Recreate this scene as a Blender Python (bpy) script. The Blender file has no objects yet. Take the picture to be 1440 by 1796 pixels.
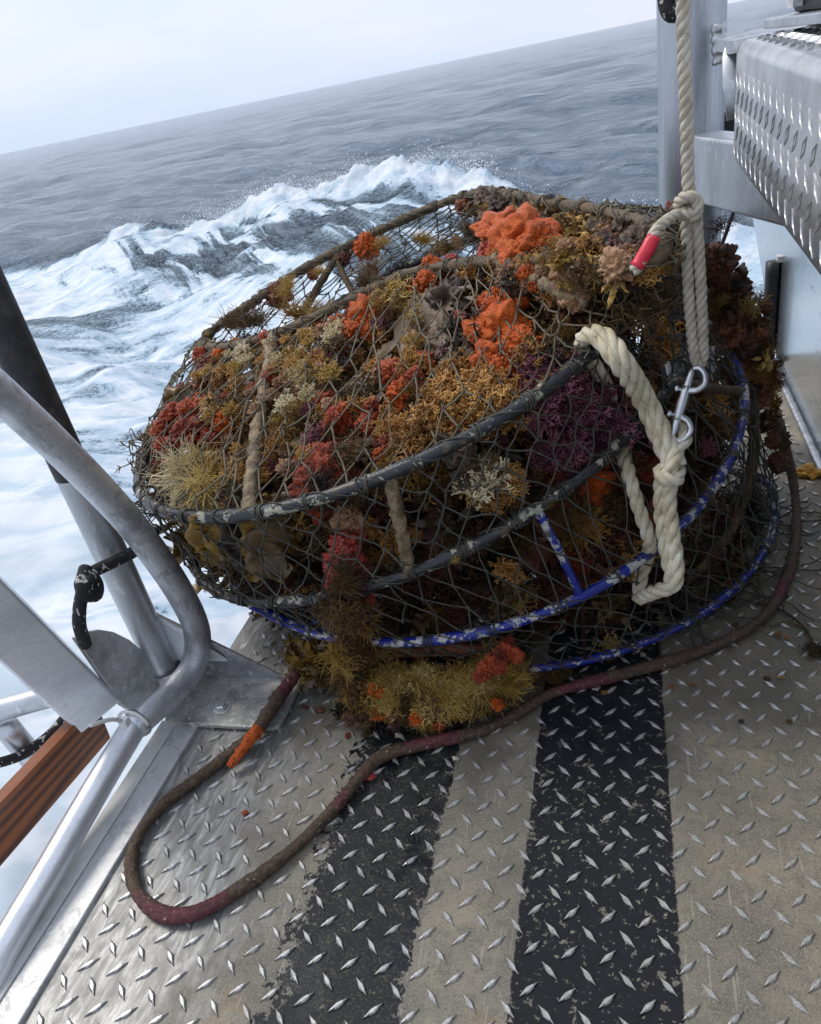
import bpy, math, random
import numpy as np
from mathutils import Vector, Matrix, noise as mnoise
from mathutils.bvhtree import BVHTree
rng = np.random.default_rng(7); random.seed(7)
S = bpy.context.scene; COL = S.collection
# ------------------------------------------------------------------ camera
PW, PH, FOC, CAMZ = 1440, 1796, 1331., .9          # photo size, focal length in px, eye height over the deck (m)
roll = math.atan(240 / 1160.)
pitch = math.atan((898 - (270 - 240 / 1160. * 720)) * math.cos(roll) / FOC)
g_ = np.array([math.sin(roll) * math.cos(pitch), math.cos(roll) * math.cos(pitch), math.sin(pitch)])
d_ = np.array([1085 - 720, 270 - 240 / 1160. * 1085 - 898, FOC]); d_ -= d_.dot(g_) * g_; d_ /= np.linalg.norm(d_)
M_ = np.stack([np.cross(d_, -g_), d_, -g_])         # world = M_ @ camera(x right, y down, z forward); world Y runs along the deck
EYE = np.array([0, 0, CAMZ])
cd = bpy.data.cameras.new('camera'); cam = bpy.data.objects.new('camera', cd); COL.objects.link(cam)
cd.sensor_fit = 'HORIZONTAL'; cd.sensor_width = 36; cd.lens = 36 * FOC / PW; cd.clip_start = .02; cd.clip_end = 20000
mw = Matrix.Identity(4)
for i in range(3):
    mw[i][0] = M_[i][0]; mw[i][1] = -M_[i][1]; mw[i][2] = -M_[i][2]; mw[i][3] = EYE[i]
cam.matrix_world = mw; S.camera = cam
# ------------------------------------------------------------------ sky, sun, exposure
SUN_EL, SUN_AZ = math.radians(52), math.radians(-75)   # azimuth from +Y towards +X
w = bpy.data.worlds.new('World'); S.world = w; w.use_nodes = True
nt = w.node_tree; nt.nodes.clear()
def wn(t): return nt.nodes.new(t)
sky = wn('ShaderNodeTexSky'); sky.sky_type = 'NISHITA'; sky.sun_disc = False
sky.sun_elevation = SUN_EL; sky.sun_rotation = SUN_AZ; sky.air_density = 1.0; sky.dust_density = 3
tc = wn('ShaderNodeTexCoord'); mp = wn('ShaderNodeMapping'); mp.inputs['Scale'].default_value = (1, 1, 4.5)
no = wn('ShaderNodeTexNoise'); no.inputs['Scale'].default_value = 1.6; no.inputs['Detail'].default_value = 4; no.inputs['Roughness'].default_value = .5
rp = wn('ShaderNodeValToRGB'); e = rp.color_ramp.elements
e[0].position = .36; e[0].color = (.50, .62, .85, 1); e[1].position = .62; e[1].color = (.68, .70, .79, 1)
sc_ = wn('ShaderNodeVectorMath'); sc_.operation = 'SCALE'; sc_.inputs["Scale"].default_value = 9.6
mx = wn('ShaderNodeMix'); mx.data_type = 'RGBA'; mx.inputs[0].default_value = .9
bg = wn('ShaderNodeBackground'); bg.inputs['Strength'].default_value = .1; ow = wn('ShaderNodeOutputWorld')
L = nt.links.new
L(tc.outputs['Generated'], mp.inputs['Vector']); L(mp.outputs['Vector'], no.inputs['Vector']); L(no.outputs['Fac'], rp.inputs['Fac'])
L(rp.outputs['Color'], sc_.inputs[0]); L(sky.outputs['Color'], mx.inputs['A']); L(sc_.outputs[0], mx.inputs['B'])
L(mx.outputs['Result'], bg.inputs['Color']); L(bg.outputs[0], ow.inputs[0])
sl = bpy.data.lights.new('sun', 'SUN'); sl.energy = 1.5; sl.angle = math.radians(20); sl.color = (1, .95, .87)
so = bpy.data.objects.new('sun', sl); COL.objects.link(so)
sdir = Vector((math.cos(SUN_EL) * math.sin(SUN_AZ), math.cos(SUN_EL) * math.cos(SUN_AZ), math.sin(SUN_EL)))
so.rotation_euler = sdir.to_track_quat('Z', 'Y').to_euler(); so.location = (-3, 0, 6)
vs = S.view_settings; vs.view_transform = 'Standard'; vs.look = 'None'; vs.gamma = 1; vs.exposure = .52; vs.use_curve_mapping = False

# ------------------------------------------------------------------ helpers: pixels to points, meshes
def ray(px): return M_ @ np.array([px[0] - 720, px[1] - 898, FOC])
def at(px, ax, val):
    v = ray(px); t = (val - EYE[ax]) / v[ax]; return EYE + t * v
def X(px, v): return at(px, 0, v)
def Y(px, v): return at(px, 1, v)
def Z(px, v): return at(px, 2, v)
def proj(P):
    c = (np.atleast_2d(P) - EYE) @ M_; return np.stack([720 + FOC * c[:, 0] / c[:, 2], 898 + FOC * c[:, 1] / c[:, 2]], 1)
def link(o, parent=None):
    COL.objects.link(o)
    if parent is not None: o.parent = parent
    return o
def mesh(name, v, f, mat=None, smooth=True):
    m = bpy.data.meshes.new(name); m.from_pydata([tuple(map(float, p)) for p in v], [], [tuple(map(int, q)) for q in f]); m.update()
    if smooth: m.polygons.foreach_set('use_smooth', [True] * len(m.polygons))
    if mat is not None: m.materials.append(mat)
    return m
def obj(name, m, parent=None): return link(bpy.data.objects.new(name, m), parent)
def tag(o, label=None, cat=None, group=None, kind=None):
    if label: o['label'] = label
    if cat: o['category'] = cat
    if group: o['group'] = group
    if kind: o['kind'] = kind
    return o
def empty(name, loc, label, cat, group=None):
    o = bpy.data.objects.new(name, None); o.empty_display_size = .05; link(o)
    o['base'] = 0; del o['base']
    return tag(o, label, cat, group)
class MB:                                            # collects shapes into one mesh
    def __init__(s): s.v = []; s.f = []
    def add(s, v, f):
        n = len(s.v); s.v += [tuple(p) for p in v]; s.f += [tuple(i + n for i in q) for q in f]; return s
    def build(s, name, mat, parent=None, smooth=True): return obj(name, mesh(name, s.v, s.f, mat, smooth), parent)
def catmull(P, n=8, closed=False):
    P = np.asarray(P, float); N = len(P); out = []
    for i in range(N if closed else N - 1):
        if closed: p = [P[(i + k) % N] for k in (-1, 0, 1, 2)]
        else: p = [P[max(i - 1, 0)], P[i], P[i + 1], P[min(i + 2, N - 1)]]
        for t in np.linspace(0, 1, n, endpoint=False):
            out.append(.5 * (2 * p[1] + (p[2] - p[0]) * t + (2 * p[0] - 5 * p[1] + 4 * p[2] - p[3]) * t * t + (3 * p[1] - p[0] - 3 * p[2] + p[3]) * t ** 3))
    if not closed: out.append(P[-1])
    return np.array(out)
def resample(P, step, closed=False):
    P = np.asarray(P, float)
    if closed: P = np.vstack([P, P[:1]])
    s = np.concatenate([[0], np.cumsum(np.linalg.norm(np.diff(P, axis=0), axis=1))]); n = max(3, int(s[-1] / step))
    t = np.linspace(0, s[-1], n + 1)
    if closed: t = t[:-1]
    return np.stack([np.interp(t, s, P[:, k]) for k in range(3)], 1)
def frames(P, closed=False):
    P = np.asarray(P, float)
    if closed: T = np.roll(P, -1, 0) - np.roll(P, 1, 0)
    else: T = np.gradient(P, axis=0)
    T /= np.linalg.norm(T, axis=1)[:, None] + 1e-12
    u = np.cross(T[0], [0, 0, 1.]);
    if np.linalg.norm(u) < .1: u = np.cross(T[0], [1., 0, 0])
    u /= np.linalg.norm(u); U = []
    for t in T:
        u = u - u.dot(t) * t; u /= np.linalg.norm(u) + 1e-12; U.append(u)
    U = np.array(U); return T, U, np.cross(T, U)
def tube(P, r, n=8, closed=False, cap=True, rough=0, seed=0, yarn=0):
    P = np.asarray(P, float); r = np.broadcast_to(np.asarray(r, float), (len(P),))
    T, U, V = frames(P, closed); a = np.arange(n) * 2 * math.pi / n
    rr = r[:, None] * np.ones(n)
    if yarn: rr = rr * (1 + .10 * np.cos(5 * a[None, :] + np.arange(len(P))[:, None] * .55))
    if rough: rr = rr * (1 + rough * np.random.default_rng(seed).normal(0, 1, rr.shape))
    v = P[:, None] + rr[..., None] * (np.cos(a)[None, :, None] * U[:, None] + np.sin(a)[None, :, None] * V[:, None])
    k = len(P); f = []
    for i in range(k if closed else k - 1):
        j = (i + 1) % k
        for q in range(n): f.append((i * n + q, i * n + (q + 1) % n, j * n + (q + 1) % n, j * n + q))
    if cap and not closed: f.append(tuple(range(n - 1, -1, -1))); f.append(tuple((k - 1) * n + q for q in range(n)))
    return v.reshape(-1, 3), f
def box(c, ax, ay, az, bev=.0):
    c, ax, ay, az = map(lambda q: np.asarray(q, float), (c, ax, ay, az)); v = []
    for z in (-1, 1):
        for y in (-1, 1):
            for x in (-1, 1): v.append(c + x * ax + y * ay + z * az)
    return v, [(0, 2, 3, 1), (4, 5, 7, 6), (0, 1, 5, 4), (2, 6, 7, 3), (0, 4, 6, 2), (1, 3, 7, 5)]
def prism(poly, off):                                # a flat outline given thickness
    n = len(poly); off = np.asarray(off, float); v = [np.asarray(p, float) for p in poly] + [np.asarray(p, float) + off for p in poly]
    f = [tuple(range(n - 1, -1, -1)), tuple(range(n, 2 * n))] + [(i, (i + 1) % n, n + (i + 1) % n, n + i) for i in range(n)]
    return v, f
def bevel(o, wd=.002, seg=2):
    m = o.modifiers.new('bevel', 'BEVEL'); m.width = wd; m.segments = seg; m.limit_method = 'ANGLE'; m.angle_limit = math.radians(40); return o
def rope3(P, R, lay=None, n=7, closed=False, fuzz=0):
    """three strands laid round a path"""
    lay = lay or R * 6.5; P = resample(catmull(P, 10, closed), R * .45, closed); T, U, V = frames(P, closed)
    s = np.concatenate([[0], np.cumsum(np.linalg.norm(np.diff(P, axis=0), axis=1))]); mb = MB()
    for k in range(3):
        ph = 2 * math.pi * (s / lay + k / 3.)
        Q = P + R * .5 * (np.cos(ph)[:, None] * U + np.sin(ph)[:, None] * V)
        v, f = tube(Q, R * .56, 15, closed, yarn=1); mb.add(v, f)
    return mb
# vectorised value noise
def vnoise(x, y, seed=0):
    x = np.asarray(x, float); y = np.asarray(y, float); xi = np.floor(x).astype(np.int64); yi = np.floor(y).astype(np.int64); fx = x - xi; fy = y - yi
    fx = fx * fx * (3 - 2 * fx); fy = fy * fy * (3 - 2 * fy)
    def h(a, b):
        q = (a * 374761393 + b * 668265263 + seed * 1442695041) & 0xffffffff; q = ((q ^ (q >> 13)) * 1274126177) & 0xffffffff
        return ((q ^ (q >> 16)) & 0xffffff) / float(0xffffff)
    return (h(xi, yi) * (1 - fx) + h(xi + 1, yi) * fx) * (1 - fy) + (h(xi, yi + 1) * (1 - fx) + h(xi + 1, yi + 1) * fx) * fy
def fbm(x, y, o=4, seed=0):
    r = 0; a = .5
    for k in range(o): r = r + a * vnoise(x * 2 ** k + 17.3 * k, y * 2 ** k - 9.1 * k, seed + k); a *= .5
    return r / (1 - .5 ** o)
# ------------------------------------------------------------------ materials
class NT:
    def __init__(s, name):
        s.m = bpy.data.materials.new(name); s.m.use_nodes = True; s.t = s.m.node_tree
        s.b = s.t.nodes['Principled BSDF']; s.out = s.t.nodes['Material Output']
    def n(s, t, **k):
        q = s.t.nodes.new(t)
        for a, v in k.items(): setattr(q, a, v)
        return q
    def l(s, a, b): s.t.links.new(a, b)
    def pos(s): return s.n('ShaderNodeNewGeometry').outputs['Position']
    def objc(s): return s.n('ShaderNodeTexCoord').outputs['Object']
    def noise(s, vec, scale, detail=4, rough=.55, stretch=None, dist=0):
        if stretch:
            m = s.n('ShaderNodeMapping'); m.inputs['Scale'].default_value = stretch; s.l(vec, m.inputs['Vector']); vec = m.outputs[0]
        q = s.n('ShaderNodeTexNoise'); q.inputs['Scale'].default_value = scale; q.inputs['Detail'].default_value = detail
        q.inputs['Roughness'].default_value = rough; q.inputs['Distortion'].default_value = dist; s.l(vec, q.inputs['Vector']); return q.outputs['Fac']
    def vor(s, vec, scale):
        q = s.n('ShaderNodeTexVoronoi'); q.inputs['Scale'].default_value = scale; s.l(vec, q.inputs['Vector']); return q.outputs['Distance']
    def ramp(s, fac, stops):
        q = s.n('ShaderNodeValToRGB'); cr = q.color_ramp
        while len(cr.elements) < len(stops): cr.elements.new(.5)
        for e_, (p, c) in zip(cr.elements, stops):
            e_.position = p; e_.color = (*c, 1) if not np.isscalar(c) else (c, c, c, 1)
        s.l(fac, q.inputs['Fac']); return q.outputs['Color']
    def math(s, op, a, b=None, c=None, clamp=False):
        q = s.n('ShaderNodeMath', operation=op, use_clamp=clamp)
        for i, v in enumerate((a, b, c)):
            if v is None: continue
            if np.isscalar(v): q.inputs[i].default_value = v
            else: s.l(v, q.inputs[i])
        return q.outputs[0]
    def smooth(s, v, a, b):
        q = s.n('ShaderNodeMapRange', interpolation_type='SMOOTHSTEP'); q.inputs['From Min'].default_value = a; q.inputs['From Max'].default_value = b; s.l(v, q.inputs['Value']); return q.outputs[0]
    def mix(s, fac, a, b):
        q = s.n('ShaderNodeMix', data_type='RGBA')
        if np.isscalar(fac): q.inputs[0].default_value = fac
        else: s.l(fac, q.inputs[0])
        for nm, v in (('A', a), ('B', b)):
            if isinstance(v, tuple): q.inputs[nm].default_value = (*v, 1)
            else: s.l(v, q.inputs[nm])
        return q.outputs['Result']
    def bump(s, h, strength=.3, dist=.002, prev=None):
        q = s.n('ShaderNodeBump'); q.inputs['Strength'].default_value = strength; q.inputs['Distance'].default_value = dist; s.l(h, q.inputs['Height'])
        if prev is not None: s.l(prev, q.inputs['Normal'])
        return q.outputs[0]
    def set(s, base=None, rough=None, metal=None, normal=None, spec=None, **k):
        for nm, v in (('Base Color', base), ('Roughness', rough), ('Metallic', metal), ('Normal', normal), ('Specular IOR Level', spec)):
            if v is None: continue
            if isinstance(v, tuple): s.b.inputs[nm].default_value = (*v, 1)
            elif np.isscalar(v): s.b.inputs[nm].default_value = v
            else: s.l(v, s.b.inputs[nm])
        return s.m
def organic(name, cols, scale=40, rough=.5, bump=.5, bscale=300, bdist=.002, rnd=.5, sub=0, spec=.5, pores=0):
    """mottled living stuff: colours along a ramp, lightness varying from one piece to the next"""
    t = NT(name); p = t.pos(); nz = t.noise(p, scale, 5, .65)
    if rnd:
        oi = t.n('ShaderNodeObjectInfo'); nz = t.math('ADD', nz, t.math('MULTIPLY', t.math('SUBTRACT', oi.outputs['Random'], .5), rnd))
    k = len(cols); c = t.ramp(nz, [(.25 + .5 * i / (k - 1), cc) for i, cc in enumerate(cols)])
    hb = t.noise(p, bscale, 3, .6)
    if pores:
        vo = t.smooth(t.vor(p, pores), .10, .32); c = t.mix(vo, tuple(.35 * q for q in cols[0]), c); hb = t.math('ADD', hb, vo)
    nb = t.bump(hb, bump, bdist)
    m = t.set(c, rough, 0, nb, spec)
    if sub: t.b.inputs['Subsurface Weight'].default_value = sub; t.b.inputs['Subsurface Radius'].default_value = (.01, .005, .003); t.b.inputs['Subsurface Scale'].default_value = .4
    return m
def metal(name, base=(.66, .68, .70), rough=.32, scr=(1, 1, 1), blot=.5, met=.82, dark=(.30, .31, .32)):
    t = NT(name); p = t.objc(); n1 = t.noise(p, 14, 5, .6, scr); n2 = t.noise(p, 90, 4, .7, scr); n3 = t.noise(p, 420, 3, .7); n4 = t.noise(p, 34, 6, .75, scr, .8)
    c = t.mix(t.math('MULTIPLY', t.smooth(n1, .45, .72), blot), base, dark)
    c = t.mix(t.math('MULTIPLY', t.smooth(n4, .54, .60), min(1., blot * .9)), c, tuple(.45 * v + .55 * d for v, d in zip(base, dark)))
    c = t.mix(t.math('MULTIPLY', t.smooth(n2, .56, .66), .55), c, (.82, .83, .84)); c = t.mix(t.math('MULTIPLY', t.smooth(n3, .60, .68), .5 * blot), c, tuple(.4 * v for v in dark))
    r = t.math('ADD', t.math('MULTIPLY', n1, .25), t.math('ADD', t.math('MULTIPLY', n4, .25), rough - .2))
    h = t.math('ADD', t.math('MULTIPLY', n2, .6), t.math('ADD', t.math('MULTIPLY', n3, .35), t.math('MULTIPLY', n4, .5)))
    return t.set(c, r, met, t.bump(h, .4, .0014))
MT = {}
MT['alu'] = metal('brushed_aluminium', (.54, .56, .58), .36, (1, 1, .25), .6, .9)
MT['alu_worn'] = metal('worn_aluminium', (.62, .64, .67), .42, (1, .5, .5), 1., .78, (.20, .20, .20))
MT['alu_bright'] = metal('bright_aluminium', (.78, .80, .83), .28, (.5, .5, 1), .35, .7)
MT['alu_dirty'] = metal('stained_aluminium', (.58, .58, .57), .5, (1, 1, 1), .75, .45, (.24, .24, .23))
MT['weld'] = metal('weld_bead', (.5, .5, .5), .35, (1, 1, 1), .7, 1., (.18, .17, .16))
MT['chrome'] = metal('stainless_steel', (.66, .67, .68), .28, (1, 1, 1), .25, 1.)
# ---- deck plate: paint bands, wear and grime in deck coordinates; the lugs share it, their worn tops shine
def deck_mat():
    t = NT('painted_tread_plate'); p = t.pos(); sx = t.n('ShaderNodeSeparateXYZ'); t.l(p, sx.inputs[0])
    gx = t.n('ShaderNodeNewGeometry'); x = sx.outputs['X']; y = sx.outputs['Y']; z = sx.outputs['Z']
    n_e = t.noise(p, 130, 4, .7); n_m = t.noise(p, 45, 5, .7); n_l = t.noise(p, 7, 4, .6); n_f = t.noise(p, 700, 3, .6); n_s = t.noise(p, 260, 3, .75)
    # bare plate
    c = t.ramp(n_l, [(.3, (.140, .132, .112)), (.52, (.225, .204, .162)), (.72, (.35, .30, .215))])
    c = t.mix(t.math('MULTIPLY', t.smooth(n_m, .46, .66), .55), c, (.135, .125, .105)); c = t.mix(t.math('MULTIPLY', t.smooth(t.noise(p, 420, 3, .7), .52, .62), .45), c, (.46, .41, .31))
    c = t.mix(t.math('MULTIPLY', t.smooth(n_s, .57, .65), .75), c, (.075, .07, .06))
    rust = t.math('MULTIPLY', t.smooth(t.noise(p, 9, 4, .6), .60, .74), .55); c = t.mix(rust, c, (.30, .19, .075))
    c = t.mix(t.math('MULTIPLY', t.smooth(n_e, .60, .74), .35), c, (.5, .47, .4))
    sc1 = t.noise(p, 60, 3, .6, (3.2, .22, 1), .3); c = t.mix(t.math('MULTIPLY', t.smooth(sc1, .62, .68), .4), c, (.50, .47, .40)); sc2 = t.noise(p, 75, 3, .6, (.3, 2.8, 1), .4); c = t.mix(t.math('MULTIPLY', t.smooth(sc2, .63, .70), .35), c, (.10, .09, .07))
    dirt = t.noise(p, 3.2, 6, .68, None, 1.2); c = t.mix(t.math('MULTIPLY', t.smooth(dirt, .50, .66), .5), c, (.125, .110, .080))
    # scrubbed silver area to the left
    scrub = t.smooth(t.math('ADD', t.math('MULTIPLY', x, -1.), t.math('MULTIPLY', t.math('SUBTRACT', n_l, .5), .5)), .46, .58)
    streak = t.noise(p, 30, 5, .7, (2.2, .5, 1), 1.0)
    c = t.mix(t.math('MULTIPLY', scrub, .85), c, t.ramp(streak, [(.32, (.12, .12, .118)), (.5, (.235, .237, .232)), (.68, (.48, .485, .48))]))
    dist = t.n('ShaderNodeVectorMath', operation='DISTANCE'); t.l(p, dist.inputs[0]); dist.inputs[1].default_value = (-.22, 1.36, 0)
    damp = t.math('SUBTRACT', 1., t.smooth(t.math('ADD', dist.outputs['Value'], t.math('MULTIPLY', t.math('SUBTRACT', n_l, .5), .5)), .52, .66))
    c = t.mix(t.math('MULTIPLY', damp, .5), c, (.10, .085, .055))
    # paint bands
    def band(c0, wd, edge):
        dd = t.math('ABSOLUTE', t.math('SUBTRACT', x, c0)); dd = t.math('ADD', dd, t.math('MULTIPLY', t.math('SUBTRACT', n_m, .5), edge))
        return t.math('SUBTRACT', 1., t.smooth(dd, wd / 2 - .0015, wd / 2 + .0015))
    b1 = band(-.0600, .184, .012); b2 = band(-.357, .17, .034)
    e1 = t.smooth(t.math('ABSOLUTE', t.math('SUBTRACT', x, -.06)), .06, .095)
    wear1 = t.math('MAXIMUM', t.smooth(t.math('ADD', n_e, t.math('MULTIPLY', t.math('SUBTRACT', dirt, .5), .25)), .61, .635), t.smooth(t.math('ADD', t.math('ADD', n_m, t.math('MULTIPLY', n_e, .4)), t.math('MULTIPLY', e1, .06)), .82, .85))
    lo = t.math('ADD', t.math('MULTIPLY', n_l, .35), t.math('MULTIPLY', n_s, .75))
    edge2 = t.smooth(t.math('ABSOLUTE', t.math('SUBTRACT', x, -.345)), .04, .1)
    wear2 = t.smooth(t.math('ADD', t.math('ADD', t.math('MULTIPLY', n_m, .7), t.math('MULTIPLY', n_e, .5)), t.math('MULTIPLY', edge2, .16)), .715, .745)
    top = t.smooth(t.math('ADD', z, t.math('MULTIPLY', t.math('SUBTRACT', n_e, .5), .0022)), .0011, .0017)
    p1 = t.math('MULTIPLY', b1, t.math('SUBTRACT', 1., wear1)); p2 = t.math('MULTIPLY', b2, t.math('SUBTRACT', 1., wear2))
    paint = t.math('MULTIPLY', t.math('MAXIMUM', p1, p2), t.math('SUBTRACT', 1., top))
    pc = t.ramp(n_m, [(.3, (.007, .008, .011)), (.7, (.017, .0185, .024))])
    grit = t.math('MULTIPLY', b2, t.smooth(t.math('ADD', n_s, t.math('MULTIPLY', n_m, .5)), .78, .86)); pc = t.mix(t.math('MULTIPLY', grit, .45), pc, (.13, .115, .06))
    c2 = t.mix(paint, c, pc)
    shine = t.math('MULTIPLY', t.smooth(z, .0014, .0026), t.math('SUBTRACT', 1., t.math('MULTIPLY', t.smooth(n_e, .5, .7), .6)))
    shine = t.math('MULTIPLY', shine, t.math('SUBTRACT', 1., paint))
    c2 = t.mix(t.math('MULTIPLY', shine, .9), c2, t.ramp(n_s, [(.35, (.34, .335, .325)), (.55, (.62, .615, .60))]))
    wet = t.math('MULTIPLY', t.smooth(n_l, .48, .58), b2)
    r = t.math('SUBTRACT', t.math('ADD', .42, t.math('MULTIPLY', n_m, .35)), t.math('MULTIPLY', shine, .16))
    r = t.math('SUBTRACT', r, t.math('MULTIPLY', wet, .42), clamp=True); r = t.math('SUBTRACT', r, t.math('MULTIPLY', scrub, .14), clamp=True)
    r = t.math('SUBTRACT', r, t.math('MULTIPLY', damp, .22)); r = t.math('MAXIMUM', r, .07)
    r = t.math('ADD', r, t.math('MULTIPLY', p1, .14)); t.b.inputs['Specular IOR Level'].default_value = .35
    me = t.math('MAXIMUM', t.math('MULTIPLY', shine, .55), t.math('MULTIPLY', t.math('MULTIPLY', scrub, .45), t.math('SUBTRACT', 1., paint)))
    h = t.math('ADD', t.math('MULTIPLY', n_f, .4), t.math('ADD', t.math('MULTIPLY', n_e, .5), t.math('MULTIPLY', paint, .45)))
    return t.set(c2, r, me, t.bump(h, .45, .0012))
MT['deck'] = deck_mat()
def tread_mat():
    t = NT('silver_tread_plate'); p = t.objc(); n1 = t.noise(p, 20, 5, .6); n2 = t.noise(p, 160, 4, .7)
    sx = t.n('ShaderNodeSeparateXYZ'); t.l(t.n('ShaderNodeNewGeometry').outputs['Normal'], sx.inputs[0])
    c = t.ramp(n1, [(.35, (.50, .50, .50)), (.65, (.70, .70, .70))]); c = t.mix(t.math('MULTIPLY', t.smooth(n2, .56, .70), .5), c, (.30, .28, .23))
    return t.set(c, t.math('ADD', .20, t.math('MULTIPLY', n2, .3)), .75, t.bump(n2, .2, .001))
MT['tread'] = tread_mat()
def rod_mat(name, coat, chip, amount, rough=.35):
    t = NT(name); p = t.pos(); a = t.noise(p, 55, 5, .65); b = t.noise(p, 17, 3, .5); q = t.noise(p, 300, 3, .6)
    m_ = t.smooth(t.math('ADD', a, t.math('MULTIPLY', b, .5)), amount, amount + .03)
    c = t.mix(m_, t.ramp(q, [(.3, tuple(.7 * v for v in coat)), (.7, tuple(1.4 * v for v in coat))]), t.ramp(q, [(.35, tuple(.6 * v for v in chip)), (.65, chip)]))
    c = t.mix(t.math('MULTIPLY', t.smooth(t.noise(p, 28, 4, .6), .60, .66), .8), c, (.10, .075, .035))
    return t.set(c, rough, 0, t.bump(t.math('ADD', q, m_), .5, .0015))
MT['black_rod'] = rod_mat('black_hoop_wrap', (.017, .018, .021), (.42, .40, .30), .83)
MT['blue_rod'] = rod_mat('blue_hoop_coating', (.010, .020, .20), (.50, .50, .48), .785)
MT['crust_rod'] = organic('encrusted_hoop', [(.022, .018, .014), (.065, .045, .022), (.13, .085, .04), (.16, .05, .02)], 45, .6, .9, 260, .004, 0)
MT['crust_tan'] = organic('tan_crusted_rod', [(.035, .026, .016), (.12, .08, .04), (.27, .20, .11), (.30, .10, .03)], 55, .6, 1., 240, .004, 0)
MT['twine'] = organic('net_twine', [(.05, .044, .030), (.115, .098, .062), (.20, .165, .10)], 25, .7, .4, 500, .001, 0)
MT['twine_dark'] = organic('dark_net_twine', [(.020, .020, .018), (.050, .048, .038), (.11, .095, .062)], 22, .6, .4, 500, .001, 0)
MT['rope_white'] = organic('white_nylon_rope', [(.36, .27, .14), (.66, .58, .41), (.86, .82, .71)], 34, .7, .9, 800, .002, 0)
MT['rope_cream'] = organic('weathered_cream_rope', [(.30, .25, .17), (.46, .41, .32), (.58, .54, .46)], 55, .7, .6, 900, .0012, 0)
MT['red_tape'] = organic('red_tape', [(.50, .012, .03), (.62, .02, .045), (.70, .04, .07)], 60, .4, .3, 200, .001, 0)
def fouled():
    t = NT('fouled_brown_rope'); p = t.pos(); a = t.noise(p, 160, 4, .7); b = t.noise(p, 7.5, 3, .5); q = t.noise(p, 420, 3, .7)
    c = t.ramp(a, [(.3, (.030, .020, .012)), (.5, (.078, .046, .026)), (.7, (.15, .105, .065))])
    c = t.mix(t.math('MULTIPLY', t.smooth(b, .53, .60), .85), c, t.ramp(a, [(.35, (.055, .012, .020)), (.6, (.16, .028, .045)), (.75, (.32, .09, .12))]))
    c = t.mix(t.smooth(t.noise(p, 210, 2, .5), .69, .72), c, (.42, .36, .25))
    return t.set(c, t.math('ADD', .35, t.math('MULTIPLY', a, .3)), 0, t.bump(t.math('ADD', a, q), .9, .003))
MT['fouled'] = fouled()
MT['orange'] = organic('orange_sponge_skin', [(.30, .050, .003), (.60, .098, .003), (.68, .135, .005)], 75, .45, 1., 520, .004, .2, 0, .5, 230)
MT['red'] = organic('red_sponge_skin', [(.12, .016, .005), (.34, .042, .008), (.50, .095, .025)], 80, .42, 1., 420, .004, .35, 0, .5, 260)
MT['pink'] = organic('coral_pink_sponge_skin', [(.30, .03, .025), (.52, .07, .05), (.60, .20, .13)], 80, .40, 1., 420, .004, .3, 0, .5, 240)
MT['peach'] = organic('peach_growth', [(.10, .055, .03), (.27, .13, .06), (.42, .25, .13)], 70, .5, .8, 350, .003, .3)
MT['yb'] = organic('yellow_brown_weed', [(.085, .042, .007), (.24, .130, .020), (.42, .26, .055)], 28, .5, .4, 500, .001, .7)
MT['yellow'] = organic('yellow_weed', [(.30, .175, .025), (.54, .36, .08), (.66, .50, .20)], 28, .5, .4, 500, .001, .35)
MT['tan'] = organic('tan_coralline', [(.17, .070, .014), (.40, .19, .040), (.56, .31, .09)], 36, .5, .4, 500, .001, .5)
MT['cream'] = organic('cream_hydroid', [(.36, .27, .11), (.55, .46, .26), (.68, .60, .42)], 30, .6, .3, 500, .001, .3)
MT['purple'] = organic('purple_coralline', [(.07, .02, .028), (.18, .050, .070), (.30, .11, .14)], 36, .5, .4, 500, .001, .5)
MT['dark'] = organic('dark_weed', [(.018, .011, .006), (.060, .034, .013), (.125, .075, .026)], 26, .45, .5, 400, .001, .7)
MT['maroon'] = organic('maroon_weed', [(.022, .009, .008), (.075, .024, .018), (.15, .055, .035)], 30, .45, .5, 400, .001, .6)
MT['rustred'] = organic('rust_red_growth', [(.045, .020, .010), (.14, .042, .017), (.26, .085, .03)], 70, .5, .8, 300, .003, .5)
MT['rock'] = organic('crusted_stone', [(.03, .02, .013), (.085, .052, .032), (.16, .10, .062)], 40, .55, .8, 250, .003, .4)
MT['kelp'] = organic('kelp_blade', [(.050, .026, .004), (.14, .075, .010), (.26, .15, .02)], 22, .3, .4, 200, .002, .5)
MT['shell'] = organic('pale_shell', [(.32, .26, .18), (.52, .46, .36), (.66, .60, .5)], 90, .45, .3, 300, .001, .3)
MT['black'] = organic('black_rubber', [(.008, .008, .010), (.014, .014, .016), (.022, .022, .024)], 40, .45, .3, 300, .001, 0)
MT['plastic'] = organic('white_nylon_tie', [(.62, .62, .58), (.70, .70, .66), (.74, .74, .7)], 20, .35, .05, 100, .001, 0)
def fleck_rope():
    t = NT('black_rope_white_flecks'); p = t.pos(); q = t.noise(p, 600, 3, .6); a = t.noise(p, 120, 1, .4, (1, 1, .6))
    m_ = t.math('MULTIPLY', t.smooth(a, .62, .65), t.smooth(t.noise(p, 420, 2, .5), .36, .42))
    return t.set(t.mix(m_, (.012, .012, .014), (.55, .52, .47)), .75, 0, t.bump(t.math('ADD', q, t.noise(p, 300, 2, .5)), .9, .003))
MT['fleck'] = fleck_rope()
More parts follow.
